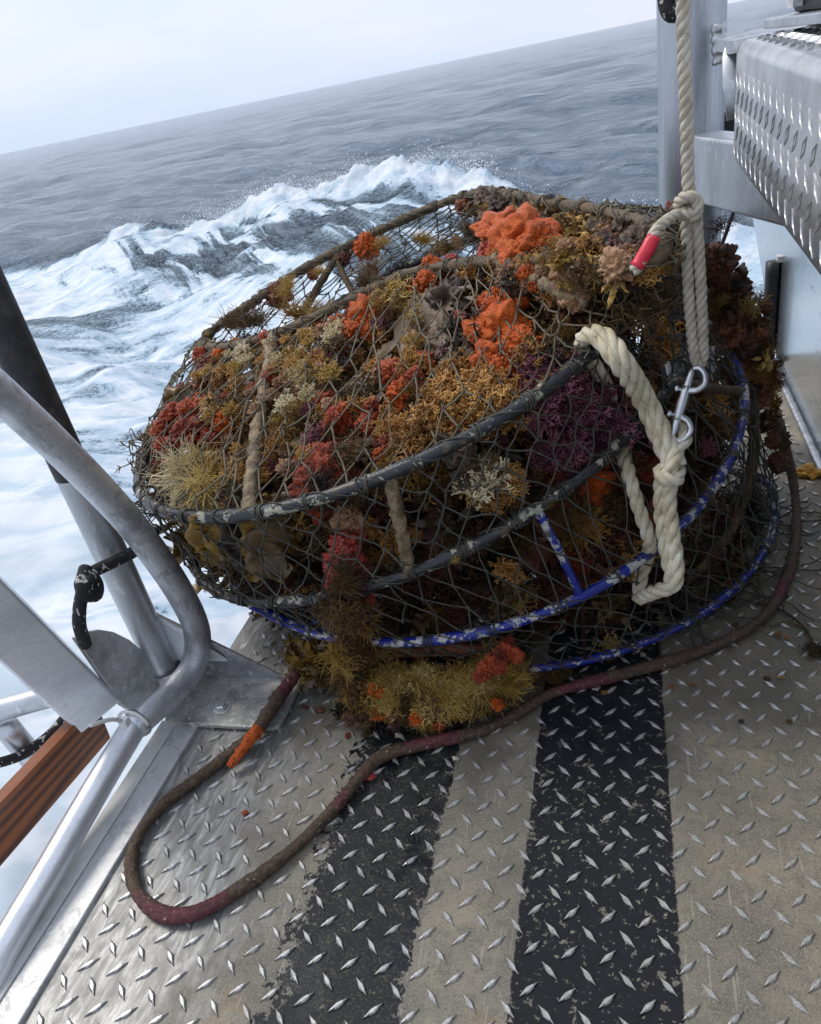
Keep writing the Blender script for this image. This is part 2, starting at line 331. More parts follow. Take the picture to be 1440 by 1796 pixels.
def wood():
    t = NT('oiled_fir_plank'); p = t.objc(); wv = t.n('ShaderNodeTexWave'); wv.wave_type = 'BANDS'; wv.bands_direction = 'Z'
    mpn = t.n('ShaderNodeMapping'); mpn.inputs['Scale'].default_value = (1, .10, 1); t.l(p, mpn.inputs['Vector']); t.l(mpn.outputs[0], wv.inputs['Vector'])
    wv.inputs['Scale'].default_value = 17; wv.inputs['Distortion'].default_value = 9; wv.inputs['Detail'].default_value = 3; wv.inputs['Detail Scale'].default_value = .7
    g2 = t.noise(p, 60, 4, .7, (1, .03, 1))
    c = t.ramp(t.math('ADD', t.math('MULTIPLY', wv.outputs['Fac'], .7), t.math('MULTIPLY', g2, .3)), [(.15, (.25, .078, .020)), (.5, (.18, .050, .013)), (.85, (.055, .014, .005))])
    return t.set(c, .35, 0, t.bump(g2, .2, .001))
MT['wood'] = wood()
def sea_mat():
    t = NT('sea_water_and_foam'); p = t.pos(); at_ = t.n('ShaderNodeAttribute'); at_.attribute_name = 'foam'; fm = at_.outputs['Fac']
    a2 = t.n('ShaderNodeAttribute'); a2.attribute_name = 'streak'; sk = a2.outputs['Fac']
    mpn = t.n('ShaderNodeMapping'); mpn.inputs['Rotation'].default_value = (0, 0, math.radians(-28)); t.l(p, mpn.inputs['Vector']); pv = mpn.outputs[0]
    n1 = t.noise(pv, .85, 5, .52, (.55, 1.5, 1), .7); n2 = t.noise(pv, 3.6, 5, .52, (.6, 1.4, 1), .6); n3 = t.noise(p, 22, 3, .55)
    m2 = t.n('ShaderNodeMapping'); m2.inputs['Rotation'].default_value = (0, 0, math.radians(48)); t.l(p, m2.inputs['Vector'])
    n4 = t.noise(m2.outputs[0], 2.2, 5, .55, (.28, 1.7, .28), .8); n4 = t.math('ADD', t.math('MULTIPLY', t.math('SUBTRACT', n4, .5), 1.15), .5)      # streaks running down the face of the wave
    nn = t.math('ADD', t.math('ADD', t.math('MULTIPLY', n1, .60), t.math('MULTIPLY', n2, .27)), t.math('MULTIPLY', n3, .13))
    nn = t.math('ADD', t.math('MULTIPLY', nn, t.math('SUBTRACT', 1., sk)), t.math('MULTIPLY', t.math('ADD', t.math('MULTIPLY', n4, .85), t.math('MULTIPLY', n3, .15)), sk))
    nn = t.math('ADD', t.math('MULTIPLY', t.math('SUBTRACT', nn, .5), 1.25), .5)
    v = t.math('ADD', nn, t.math('MULTIPLY', t.math('SUBTRACT', fm, .5), .62))
    white = t.smooth(v, .47, .635); aer = t.smooth(v, .22, .52)
    deep = t.ramp(t.noise(p, .12, 3, .5), [(.3, (.115, .178, .245)), (.7, (.145, .214, .285))])
    c = t.mix(t.math('MULTIPLY', aer, .9), deep, (.34, .47, .56)); c = t.mix(white, c, t.mix(t.smooth(n2, .36, .62), (.50, .585, .64), (.665, .69, .715)))
    r = t.math('ADD', .14, t.math('MULTIPLY', white, .55)); r = t.math('ADD', r, t.math('MULTIPLY', aer, .12))
    m3 = t.n('ShaderNodeMapping'); m3.inputs['Rotation'].default_value = (0, 0, math.radians(28)); t.l(p, m3.inputs['Vector']); dry = t.math('SUBTRACT', 1., aer)
    rip = t.math('MULTIPLY', t.noise(m3.outputs[0], 1.9, 7, .66, (.65, 1.35, 1), .5), dry); rp2 = t.noise(m3.outputs[0], .35, 5, .55, (.6, 1.4, 1), .4)
    b = t.bump(rp2, .55, .8); b = t.bump(rip, 1., .52, b); b = t.bump(t.math('MULTIPLY', t.noise(p, 9, 5, .6), dry), .5, .025, b); b = t.bump(n2, .25, .04, b)
    return t.set(c, r, 0, b, .5)
MT['sea'] = sea_mat()
# ================================================================== THE SEA
SEA = -.55
CR = np.array([(-14, 10.2, .02), (-8, 9.9, .08), (-5.85, 9.65, .24), (-3.94, 9.2, .40), (-2.22, 8.24, .52), (-1.1, 6.95, .42), (-.15, 6.38, .20), (1.2, 5.9, .09), (3, 5.4, .04), (7, 5, .0)])
crl = catmull(CR, 14)
def sea_height(x, y, sp):
    sh = x.shape; x = x.ravel(); y = y.ravel(); sp = sp.ravel(); R = np.hypot(x, y)
    z = np.zeros_like(x); wr = np.random.default_rng(3)
    for k in range(46):
        lam = .5 * (14 / .5) ** (k / 45.); th = math.radians(62) + wr.normal(0, .60); A = .0086 * lam ** .60 * wr.uniform(.6, 1.25); ph = wr.uniform(0, 6.28)
        fade = np.clip((lam / sp - 2.5) / 3, 0, 1); q = 2 * math.pi / lam * (x * math.cos(th) + y * math.sin(th)) + ph
        z += fade * A * (np.sin(q) + .28 * np.sin(2 * q + 1))
    # wave of the wake
    best = np.full_like(x, 1e9); hs = np.zeros_like(x); sd = np.zeros_like(x)
    near = R < 40
    xi, yi = x[near], y[near]; bb = np.full(xi.shape, 1e9); hh = np.zeros_like(xi); ss = np.zeros_like(xi)
    for a, b in zip(crl[:-1], crl[1:]):
        dx, dy = b[0] - a[0], b[1] - a[1]; L2 = dx * dx + dy * dy; t = np.clip(((xi - a[0]) * dx + (yi - a[1]) * dy) / L2, 0, 1)
        px, py = xi - a[0] - t * dx, yi - a[1] - t * dy; dd = np.hypot(px, py); m = dd < bb
        bb = np.where(m, dd, bb); hh = np.where(m, a[2] + t * (b[2] - a[2]), hh); ss = np.where(m, np.sign(dx * py - dy * px) * dd, ss)
    sd[near] = ss; sd[~near] = 99; hs[near] = hh            # sd > 0 beyond the crest
    wob = (fbm(x * .9, y * .9, 4, 5) - .5) * .9; s2 = sd + wob
    prof = np.where(s2 > 0, np.exp(-(s2 / .75) ** 2), np.clip(1 + s2 / 2.6, 0, 1) ** 1.7)
    z -= np.where(near, .55 * hs * np.exp(-((s2 + 2.6) / 1.0) ** 2), 0)
    z += hs * prof * (.75 + .5 * fbm(x * 1.7, y * 1.7, 3, 9))
    inside = 1 / (1 + np.exp((s2 + .0) / .16)); fall = np.clip(1 - (R - 13) / 12, 0, 1)
    face = np.where(near, np.exp(-((sd + 1.05) / .75) ** 2) * np.clip(hs / .35, 0, 1), 0)
    crest = np.where(near, np.exp(-((s2 + .05) / .32) ** 2) * np.clip(hs / .25, 0, 1), 0)
    foam = inside * fall * np.where(near, np.clip(.575 + .085 * np.clip((-sd - 1.2) / 3, 0, 1.6), 0, .85), 0)
    foam = foam - .17 * face * inside + .42 * crest * (.5 + vnoise(x * 1.3, y * 1.3, 61))
    foam = np.clip(foam, 0, 1); streak = np.clip(face * 1.1, 0, 1)
    lump = (fbm(x * 1.6, y * 1.6, 3, 21) - .5) * .18 + (fbm(x * 6, y * 6, 2, 33) - .5) * .03
    z += lump * np.clip(foam * 1.4, 0, 1) * np.clip((.45 - sp) / .3, 0, 1) + crest * (fbm(x * 4, y * 4, 5, 77) - .45) * .30
    # hull keeps the water down under the deck
    return z.reshape(sh), foam.reshape(sh), streak.reshape(sh), crest.reshape(sh)
def build_sea():
    az0 = math.atan2(-.35, .94); a1 = np.linspace(-1.0, 1.0, 1000); a1 = np.sign(a1) * np.abs(a1) ** 1.0 * math.radians(50) + az0
    a2 = np.linspace(math.radians(50), 2 * math.pi - math.radians(50), 60)[1:-1] + az0
    az = np.concatenate([a1, a2]); rr = np.concatenate([np.linspace(.9, 12, 380), 12 * (9000 / 12.) ** (np.linspace(0, 1, 300)[1:] ** 1.15)])
    A, R = np.meshgrid(az, rr); x = R * np.sin(A); y = R * np.cos(A)
    da = np.concatenate([np.full(len(a1), math.radians(.1)), np.full(len(a2), math.radians(4.5))]); dr = np.gradient(rr)
    sp = np.maximum(R * da[None, :], dr[:, None] * .8)
    z, fo, st, crs = sea_height(x, y, sp); z = z + SEA
    nr, na = R.shape; v = np.stack([x, y, z], -1).reshape(-1, 3)
    i = np.arange(nr - 1)[:, None] * na; j = np.arange(na)[None, :]; j2 = (j + 1) % na
    q = np.stack([i + j, i + j2, i + na + j2, i + na + j], -1).reshape(-1, 4)[:, ::-1]
    m = bpy.data.meshes.new('sea'); m.vertices.add(len(v)); m.vertices.foreach_set('co', v.ravel())
    m.loops.add(q.size); m.loops.foreach_set('vertex_index', q.ravel().astype(np.int32)); m.polygons.add(len(q))
    m.polygons.foreach_set('loop_start', np.arange(len(q), dtype=np.int32) * 4); m.polygons.foreach_set('use_smooth', np.ones(len(q), bool))
    for nm, arr in (('foam', fo), ('streak', st)):
        a = m.attributes.new(nm, 'FLOAT', 'POINT'); a.data.foreach_set('value', arr.ravel().astype(np.float32))
    m.update(calc_edges=True); m.materials.append(MT['sea']); o = obj('sea', m); tag(o, 'grey blue open sea with a churned white wake behind the boat', 'sea', kind='structure')
    q = (crs > .55) & (R < 14); return np.stack([x[q], y[q], z[q], crs[q]], 1)
CREST = build_sea()
# spray thrown up along the crest
def build_spray():
    t = NT('sea_spray'); m = t.set((.86, .89, .92), .6, 0); mb = MB()
    ico_v = np.array([(1, 0, 0), (-1, 0, 0), (0, 1, 0), (0, -1, 0), (0, 0, 1), (0, 0, -1)], float); ico_f = [(0, 2, 4), (2, 1, 4), (1, 3, 4), (3, 0, 4), (2, 0, 5), (1, 2, 5), (3, 1, 5), (0, 3, 5)]
    Cp = CREST[rng.integers(0, len(CREST), 36000)]
    cl = vnoise(Cp[:, 0] * 1.7, Cp[:, 1] * 1.7, 4) * .55 + vnoise(Cp[:, 0] * 5, Cp[:, 1] * 5, 8) * .45
    keep = rng.random(len(Cp)) < np.clip(cl * 1.5, 0, 1) ** 4 * 1.2; Cp = Cp[keep]; cl = cl[keep]
    for c, q in zip(Cp, cl):
        P = c[:3] + rng.normal(0, .04, 3) + (0, 0, rng.exponential(.040) * (.2 + 1.6 * q))
        mb.add(P + ico_v * (.0010 + .006 * rng.random() ** 5) * rng.uniform(.6, 1.5, 3), ico_f)
    o = mb.build('spray', m, None); tag(o, 'white spray flying off the breaking wave', 'spray', kind='stuff')
build_spray()
# ================================================================== THE DECK
XL, XR, YB, YF = -.768, .392, -.9, 2.3
gx = np.linspace(XL, XR, 30); gy = np.linspace(YB, YF, 60); v = [(a, b, 0) for b in gy for a in gx]; f = [(j * 30 + i, j * 30 + i + 1, j * 30 + i + 31, j * 30 + i + 30) for j in range(59) for i in range(29)]
n0 = len(v)
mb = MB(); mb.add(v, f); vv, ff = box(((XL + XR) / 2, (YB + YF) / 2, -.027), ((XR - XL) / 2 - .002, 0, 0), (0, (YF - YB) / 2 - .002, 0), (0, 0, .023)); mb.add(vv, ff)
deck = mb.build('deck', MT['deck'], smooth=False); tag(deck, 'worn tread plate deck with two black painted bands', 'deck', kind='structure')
def lug_mesh(name, mat, s=1.):
    h = .0036 * s; L = .0158 * s
    b = [(L, 0), (.0085 * s, .0019 * s), (.0040 * s, .0042 * s), (0, .0052 * s), (-.0040 * s, .0042 * s), (-.0085 * s, .0019 * s), (-L, 0), (-.0085 * s, -.0019 * s), (-.0040 * s, -.0042 * s), (0, -.0052 * s), (.0040 * s, -.0042 * s), (.0085 * s, -.0019 * s)]
    top = [(p[0] * .80, p[1] * .36, h * (.62 if abs(p[1]) < 1e-6 else 1)) for p in b]
    v = [(p[0], p[1], -.0006) for p in b] + top; n = 12
    return mesh(name, v, [(i, (i + 1) % n, n + (i + 1) % n, n + i) for i in range(n)] + [tuple(range(n, 2 * n))], mat, False)
LUG = lug_mesh('tread_lug', MT['deck']); LUGV = np.array([q.co[:] for q in LUG.vertices]); LUGF = [tuple(p.vertices) for p in LUG.polygons]
spots = []
for i in range(-30, 20):
    for j in range(-45, 45):
        for (ox, oy, sg) in ((.0603, .7983, -1), (.0389, .7745, 1)):
            x, y = ox + .0427 * i, oy + .047 * j
            if XL + .05 < x < XR - .012 and YB + .02 < y < YF - .02: spots.append((x, y, sg))
pp = proj(np.array([(a, b, 0) for a, b, c in spots])); cz = ((np.array([(a, b, 0) for a, b, c in spots]) - EYE) @ M_)[:, 2]
vis = [(cz[k], k) for k in range(len(spots)) if cz[k] > .1 and -10 < pp[k, 0] < 1450 and 1130 < pp[k, 1] < 1806 and not (500 < pp[k, 0] < 1250 and pp[k, 1] < 1190)]
vis.sort(); first = set(k for _, k in vis[:298]); rest = MB()
for k, (x, y, sg) in enumerate(spots):
    a = sg * math.pi / 4 + rng.normal(0, .02); ca, sa = math.cos(a), math.sin(a)
    if k in first:
        o = obj('tread_lug', LUG, deck); o.location = (x, y, 0); o.rotation_euler = (0, 0, a)
    else:
        q = LUGV @ np.array([[ca, sa, 0], [-sa, ca, 0], [0, 0, 1]]); rest.add(q + (x, y, 0), LUGF)
tag(rest.build('tread_lugs', MT['deck'], deck, False), kind='stuff')
# raised edging on the left: a grey flat bar, a seam, then a white painted angle
o = MB().add(*box((XL + .016, (YB + .80) / 2, .0025), (.021, 0, 0), (0, (.80 - YB) / 2, 0), (0, 0, .0045))).build('edge_bar', MT['alu_dirty'], deck, False); bevel(o, .002)
o = MB().add(*box((XL - .022, (YB + .80) / 2, .004), (.0150, 0, 0), (0, (.80 - YB) / 2, 0), (0, 0, .004))).add(*box((XL - .034, (YB + .80) / 2, -.034), (.003, 0, 0), (0, (.80 - YB) / 2, 0), (0, 0, .033))).build('edge_angle', organic('white_painted_angle', [(.42, .43, .42), (.60, .60, .57), (.68, .68, .66)], 12, .4, .2, 200, .001, 0), deck, False); bevel(o, .0012)
# ---- weld bead and bulwark on the right
bw = empty('bulwark', (0, 0, 0), 'scuffed silver bulwark plate rising from the deck under the tread plate step', 'bulwark')
poly = [(.402, -.9, -.05), (.402, 2.22, -.05), (.402, 2.26, .02), (.402, 2.84, .30), (.402, 3.0, .50), (.402, 3.0, .66), (.402, -.9, .66)]
def bulw():
    t = NT('scuffed_bulwark_plate'); p = t.pos(); n1 = t.noise(p, 5, 5, .6, (1, 1, .35)); n2 = t.noise(p, 60, 5, .75, (1, .2, 2.)); n3 = t.noise(p, 22, 4, .7, (1, .3, 1.6))
    c = t.mix(t.math('MULTIPLY', t.smooth(n2, .60, .66), .8), t.ramp(n1, [(.3, (.52, .56, .60)), (.7, (.72, .75, .78))]), (.07, .08, .09))
    c = t.mix(t.math('MULTIPLY', t.smooth(n3, .60, .66), .5), c, (.25, .27, .29))
    return t.set(c, t.math('ADD', .12, t.math('MULTIPLY', n1, .22)), .95, t.bump(n1, .15, .01))
MB().add(*prism(poly, (.006, 0, 0))).build('side_plate', bulw(), bw, False)
P = resample([(.391, -.9, .004), (.391, 2.25, .004)], .006); r = .0075 + .0022 * np.abs(np.sin(np.arange(len(P)) * 1.25)) + rng.normal(0, .0004, len(P))
MB().add(*tube(P, r, 8, rough=.05)).build('weld_bead', MT['weld'], bw)
# dark upright pipe with its bracket against the bulwark
dp = empty('upright_pipe', (0, 0, 0), 'dark upright pipe stub standing by the end of the bulwark plate', 'pipe')
a = Y((1325, 462), 2.28); b = Y((1349, 622), 2.28); b[2] = max(b[2], 0.0); a2 = np.array([b[0] - .004, b[1], a[2]])
MB().add(*tube(resample([(a2[0], a2[1], .0), tuple(a2)], .03), .019, 16)).build('pipe', MT['black'], dp)
MB().add(*box((a2[0] + .038, a2[1] - .01, a2[2] * .5), (.010, 0, 0), (0, .004, 0), (0, 0, a2[2] * .5))).build('bracket_leg', MT['alu_bright'], dp, False)
MB().add(*box((a2[0] + .03, a2[1], a2[2] + .006), (.022, 0, 0), (0, .014, 0), (0, 0, .008))).build('bracket_cap', MT['alu_dirty'], dp, False)
# ---- tread plate side deck on the right, rounded over its inner edge
sd = empty('side_step', (0, 0, 0), 'raised side step of shiny tread plate with a rounded edge, right of the gantry post', 'step')
XF, ZT, ZB, YE, RD = .160, .853, .700, 1.335, .015
prof = [(XF, ZB), (XF, ZB + .05), (XF, ZT - RD)] + [(XF + RD - RD * math.cos(a), ZT - RD + RD * math.sin(a)) for a in np.linspace(0, math.pi / 2, 8)[1:]] + [(XF + .12, ZT), (.9, ZT)]
ys = np.linspace(-.5, YE, 24); vv = []; ff = []
for y in ys:
    for k, (x, z) in enumerate(prof): vv.append((x, y, z - (.022 * (YE - y) if z < ZT - .06 else .018 * (YE - y))))
n = len(prof)
for i in range(23):
    for k in range(n - 1): ff.append((i * n + k, i * n + k + 1, (i + 1) * n + k + 1, (i + 1) * n + k))
m = mesh('tread_sheet', vv, ff, MT['tread']); o = obj('tread_sheet', m, sd); sm = o.modifiers.new('thickness', 'SOLIDIFY'); sm.thickness = .004; sm.offset = -1
LUG2 = lug_mesh('tread_lug', MT['tread'], 1.0); k = 0
for i in range(-3, 40):
    for j in range(0, 6):
        for (oy, oz, sg) in ((0, 0, 1), (.02135, .0235, -1)):
            y, z = YE - .012 - i * .0427 + oy, ZB + .014 + j * .047 + oz - .020 * (YE - (YE - i * .0427))
            if y < .55 or y > YE - .008 or z > ZT - RD - .018 * (YE - y) - .012: continue
            o = obj('tread_lug', LUG2, sd); o.location = (XF - .0003, y, z)
            o.rotation_euler = Matrix(((0, 0, -1), (math.cos(sg * .785), -math.sin(sg * .785), 0), (math.sin(sg * .785), math.cos(sg * .785), 0))).to_euler()
far_lugs = MB()
for i in range(-1, 40):
    for j in range(0, 13):
        for (ox, oy, sg) in ((0, 0, 1), (.02135, .0235, -1)):
            x, y = XF + RD + .012 + j * .0427 + ox, YE - .01 - i * .047 + oy
            if y < -.45 or y > YE - .02 or x > .70: continue
            if y < .6 or x > .45:
                c_, s_ = math.cos(sg * .785), math.sin(sg * .785); far_lugs.add(np.array([q.co[:] for q in LUG2.vertices]) @ np.array([[c_, s_, 0], [-s_, c_, 0], [0, 0, 1]]) + (x, y, ZT - .018 * (YE - y) + .0002), [tuple(q.vertices) for q in LUG2.polygons]); continue
            o = obj('tread_lug', LUG2, sd); o.location = (x, y, ZT - .018 * (YE - y) + .0002); o.rotation_euler = (0, 0, sg * .785)
tag(far_lugs.build('tread_lugs', MT['tread'], sd, False), kind='stuff')
# plain cap plate at the far end, folded down, welded to the post
cp = [(XF - .006, YE, ZB + .05), (XF - .012, YE + .02, ZT - .03), (XF, YE + .05, ZT - .002), (XF + .03, YE + .1, ZT + .006)]
vv = []; ff = []
edge = [(.152, 1.345, .752), (.146, 1.36, .80), (.146, 1.375, .835), (.152, 1.39, .852), (.165, 1.42, .858)]
for q in edge:
    vv += [(q[0], q[1], q[2])]; vv += [(q[0] + .03, q[1] + .01, q[2] + .002 if q[2] > .84 else q[2])]; vv += [(.60, q[1] + .02 if q[2] > .82 else 1.36, q[2] + (.004 if q[2] > .84 else 0))]
for i in range(len(edge) - 1):
    for kk in range(2): ff.append((i * 3 + kk, i * 3 + kk + 1, i * 3 + 4 + kk, i * 3 + 3 + kk))
o = obj('cap_plate', mesh('cap_plate', vv, ff, MT['alu']), sd); sm = o.modifiers.new('thickness', 'SOLIDIFY'); sm.thickness = .005
MB().add(*box((.40, 1.43, .846), (.25, 0, 0), (0, .10, 0), (0, 0, .008))).build('far_plate', MT['alu'], sd, False)
MB().add(*box((.55, .4, .700), (.38, 0, 0), (0, .93, 0), (0, 0, .004))).build('underside', MT['alu_dirty'], sd, False)
# black case standing on the side step
bc = empty('black_case', (0, 0, 0), 'black edged case sitting on top of the side step behind the post', 'case')
a = Y((1345, 2), 1.30); b = Y((1440, 16), 1.12)
dirv = np.array([b[0] - a[0], b[1] - a[1], 0]); dirv /= np.linalg.norm(dirv); pv = np.array([-dirv[1], dirv[0], 0]); pv = pv if pv[0] > 0 else -pv
zt = ZT + .008
o = MB().add(*box(np.array([a[0], a[1], zt + .006]) + dirv * .2 + pv * .12, dirv * .21, pv * .12, (0, 0, .006))).build('tray', MT['alu'], bc, False); bevel(o, .002)
o = MB().add(*box(np.array([a[0], a[1], zt + .062]) + dirv * .21 + pv * .13, dirv * .19, pv * .105, (0, 0, .05))).build('lid', MT['black'], bc, False); bevel(o, .008)
for q in (.05, .22, .34):
    o = MB().add(*box(np.array([a[0], a[1], zt + .05]) + dirv * q + pv * .018, dirv * .012, pv * .006, (0, 0, .03))).build('latch', MT['alu_dirty'], bc, False)
# ---- gantry post
gp = empty('gantry_post', (0, 0, 0), 'thick round aluminium gantry post rising behind the pots', 'post')
PX, PY, PR = float(Y((1211, 300), 1.74)[0]), 1.74, .061
MB().add(*tube(resample([(PX, PY, .0), (PX, PY, 2.2)], .05), PR, 40)).build('pipe', metal('drawn_aluminium_pipe', (.46, .48, .51), .34, (6, 6, .12), .35, .95), gp)
MB().add(*tube(resample([(PX, PY, 0), (PX, PY, .012)], .004), PR + .03, 32)).build('foot_flange', MT['alu_dirty'], gp)
a = Y((1228, 290), 1.69); b = Y((1368, 300), 1.43); dv = b - a; dv[2] = 0; Ln = np.linalg.norm(dv); dv /= Ln; nv = np.array([-dv[1], dv[0], 0])
zc = float((Y((1228, 232), 1.69)[2] + Y((1228, 346), 1.69)[2]) / 2); hz = float((Y((1228, 232), 1.69)[2] - Y((1228, 346), 1.69)[2]) / 2)
o = MB().add(*box(np.array([a[0], a[1], zc]) + dv * (Ln / 2 + .05), dv * (Ln / 2 + .09), nv * .03, (0, 0, hz))).build('cross_tube', MT['alu'], gp, False); bevel(o, .006, 3)
P = resample([Y((1262, 40), 1.66), Y((1265, 112), 1.66)], .004); P[:, 0] = P[:, 0] * .99
MB().add(*tube(P, .011 + .003 * np.abs(np.sin(np.arange(len(P)) * .8)), 8, rough=.05)).build('weld_bead', MT['weld'], gp)
P = np.array([(a[0] - .028, a[1] - .02 + .02 * s, zc + hz + .004) for s in np.linspace(-1, 1, 14)]); MB().add(*tube(P, .007, 6, rough=.12)).build('weld_bead', MT['weld'], gp)
MB().add(*box((PX + .15, PY + .22, .60), (.10, 0, 0), (0, .004, 0), (0, 0, .10))).build('gap_shade_panel', MT['black'], gp, False)  # dark panel added to stand for the shaded gap behind the cross tube
# cable running down past the post
MB().add(*tube(catmull([Y((1303, 330), 2.1), Y((1293, 352), 2.1), Y((1281, 388), 2.1), Y((1262, 440), 2.1)], 6), .005, 8)).build('stay_line', MT['black'], gp)
# ================================================================== LEFT: folded boarding frame
fr = empty('boarding_frame', (0, 0, 0), 'welded aluminium tube boarding frame along the left deck edge', 'frame')
XJ = -.745
J = [X((-260, 470), XJ) + (0, -.30, .36), X((-260, 470), XJ), X((-100, 606), XJ), X((0, 690), XJ), X((130, 812), XJ), X((235, 925), XJ), X((310, 1030), XJ), X((345, 1105), XJ - .003), X((340, 1165), XJ - .012), X((308, 1210), XJ - .025), X((262, 1250), XJ - .04), X((233, 1276), XJ - .05)]
Pj = resample(catmull(J, 10), .01); MB().add(*tube(Pj, .0232, 24)).build('hand_rail', MT['alu_worn'], fr)
EJ = Pj[-1]
R2 = [EJ + (0, .012, 0), X((170, 1382), -.80), X((90, 1520), -.802), X((0, 1672), -.804), X((-130, 1900), -.806), X((-130, 1900), -.806) + (0, -.9, 0)]
MB().add(*tube(resample(catmull(R2, 8), .02), .0215, 24)).build('lower_rail', MT['alu_bright'], fr)
for q, rr in ((-.012, .0262),):
    T = Pj[-1] - Pj[-3]; T /= np.linalg.norm(T); P = np.array([EJ + T * (q - .004), EJ + T * q, EJ + T * (q + .005)]); MB().add(*tube(P, [rr * .93, rr, rr * .93], 24, rough=.03, seed=int(q * 1000) + 50)).build('weld_collar', MT['weld'], fr)
# upright pole with a black sleeve
XPp = -.835
pb = X((292, 1180), XPp); pt_ = np.array([XPp, pb[1] - .03, 1.9])
P = resample([pb, pt_], .03); MB().add(*tube(P, .0275, 28)).build('upright', MT['alu'], fr)
zz = X((150, 815), XPp)[2]; P = resample([pb + (pt_ - pb) * ((zz - pb[2]) / (pt_[2] - pb[2])), pt_], .03)
MB().add(*tube(P, .0283, 28)).build('black_sleeve', organic('scuffed_black_sleeve', [(.006, .006, .007), (.012, .012, .013), (.055, .05, .045)], 30, .55, .5, 200, .001, 0), fr)
MB().add(*tube(resample([pb + (0, 0, -.03), pb + (0, 0, .012)], .005), .032, 20, rough=.06, seed=4)).build('weld_collar', MT['weld'], fr)
MB().add(*tube(resample([pb + (-.06, .0, -.012), pb + (.05, .01, -.012)], .01), .018, 16)).build('foot_tube', MT['alu_dirty'], fr)
# flat sided box tube leaning outboard, hinge plate
A0 = X((-30, 1020), -.875); A1 = X((178, 1225), -.860)
ax = A1 - A0; Ls = np.linalg.norm(ax); ax /= Ls; n1 = np.array([1, 0, 0]) - ax[0] * ax; n1 /= np.linalg.norm(n1); n2 = np.cross(ax, n1); n2 = n2 if n2[1] > 0 else -n2
tq = math.radians(38); n1, n2 = n1 * math.cos(tq) + n2 * math.sin(tq) * -1, n2 * math.cos(tq) + n1 * math.sin(tq)
viewd = (A0 + A1) / 2 - EYE; viewd /= np.linalg.norm(viewd)
o = MB().add(*box((A0 + A1) / 2 - ax * .33 - n2 * .020, ax * (Ls / 2 + .35), n1 * .016, n2 * .040)).build('box_tube', MT['alu_bright'], fr, False); bevel(o, .005, 3)
hp = [(132, 1118), (150, 1108), (175, 1104), (200, 1108), (228, 1122), (258, 1148), (285, 1180), (290, 1192), (270, 1228), (238, 1252), (215, 1238)]
poly = [X(q, -.838) for q in hp]; o = MB().add(*prism(poly, (-.009, 0, 0))).build('hinge_plate', MT['alu_dirty'], fr, False); bevel(o, .002)
P = resample([X((140, 1125), -.845), X((222, 1240), -.845)], .004); MB().add(*tube(P, .0035, 8, rough=.2, seed=3)).build('weld_bead', MT['weld'], fr)
# two rungs reaching outboard
q0 = X((118, 1212), -.885); MB().add(*tube(resample([q0, X((-60, 1262), -1.08), X((-60, 1262), -1.08) * 2 - q0], .03), .019, 18)).build('rung', MT['alu'], fr)
MB().add(*tube(np.array([q0 - (.012, 0, 0), q0, q0 + (.01, 0, 0)]), .024, 16, rough=.05, seed=8)).build('weld_collar', MT['weld'], fr)
q0 = X((6, 1268), -1.02); q1 = X((92, 1372), -1.0); MB().add(*tube(resample([q0, q1], .03), .020, 18)).build('rung', MT['alu'], fr)
# wooden plank lying inside the frame
pk = MB(); a = X((172, 1262), -.893); b = X((-160, 1628), -.893); b = b + (b - a) * 1.3
dv = b - a; Lk = np.linalg.norm(dv); dv /= Lk
zt0, zb0 = X((152, 1240), -.905)[2], X((190, 1292), -.893)[2]
vv, ff = box((0, 0, 0), (.012, 0, 0), (0, Lk / 2, 0), (0, 0, (zt0 - zb0) / 2 + .004)); pk.add(vv, ff)
plank = pk.build('wooden_plank', MT['wood'], None, False); bevel(plank, .002)
plank.location = (a + b) / 2; plank.rotation_euler = Vector(-dv).to_track_quat('Y', 'Z').to_euler()
tag(plank, 'red brown wooden plank with wavy grain along the deck edge', 'plank')
# cable tie round the joint
ct = empty('cable_tie', (0, 0, 0), 'white plastic cable tie around the frame joint above the plank', 'cable tie')
c0 = X((222, 1262), -.79)
th = np.linspace(-.4, math.pi * 1.5, 26); P = np.array([EJ + (.0265 * math.cos(q), .005, .0265 * math.sin(q) + .004) for q in th])
MB().add(*tube(P, .0028, 6)).build('strap', MT['plastic'], ct)
h0 = X((218, 1266), -.765); o = MB().add(*box(h0, (.007, 0, 0), (0, .006, 0), (0, 0, .007))).build('head', MT['plastic'], ct, False); bevel(o, .001)
MB().add(*tube(catmull([h0, X((198, 1262), -.765), X((178, 1266), -.768), X((157, 1273), -.772)], 6), [.0035] * 18 + [.002], 6)).build('tail', MT['plastic'], ct)
# black flecked rope hitched round the upright
br = empty('hitch_rope', (0, 0, 0), 'black rope with white flecks hitched around the aluminium upright', 'rope')
fx = XPp + .045
P = catmull([X((272, 928), fx + .05), X((262, 944), fx + .055), X((238, 965), fx + .02), X((215, 978), fx), X((190, 990), fx - .003), X((165, 1002), fx - .012), X((150, 1014), fx - .02), X((156, 1032), fx - .01), X((160, 1046), fx - .01)], 8)
MB().add(*tube(resample(P, .004), .0098, 12)).build('turn', MT['fleck'], br)
P = catmull([X((150, 996), fx), X((146, 1012), fx + .004), X((142, 1026), fx + .01), X((150, 1042), fx + .012), X((168, 1044), fx + .008), X((170, 1026), fx + .004), X((160, 1012), fx + .006), X((148, 1030), fx + .014), X((142, 1052), fx), X((139, 1075), fx - .004), X((140, 1100), fx - .01), X((150, 1130), fx - .03)], 8)
MB().add(*tube(resample(P, .004), .0098, 12)).build('knot', MT['fleck'], br)
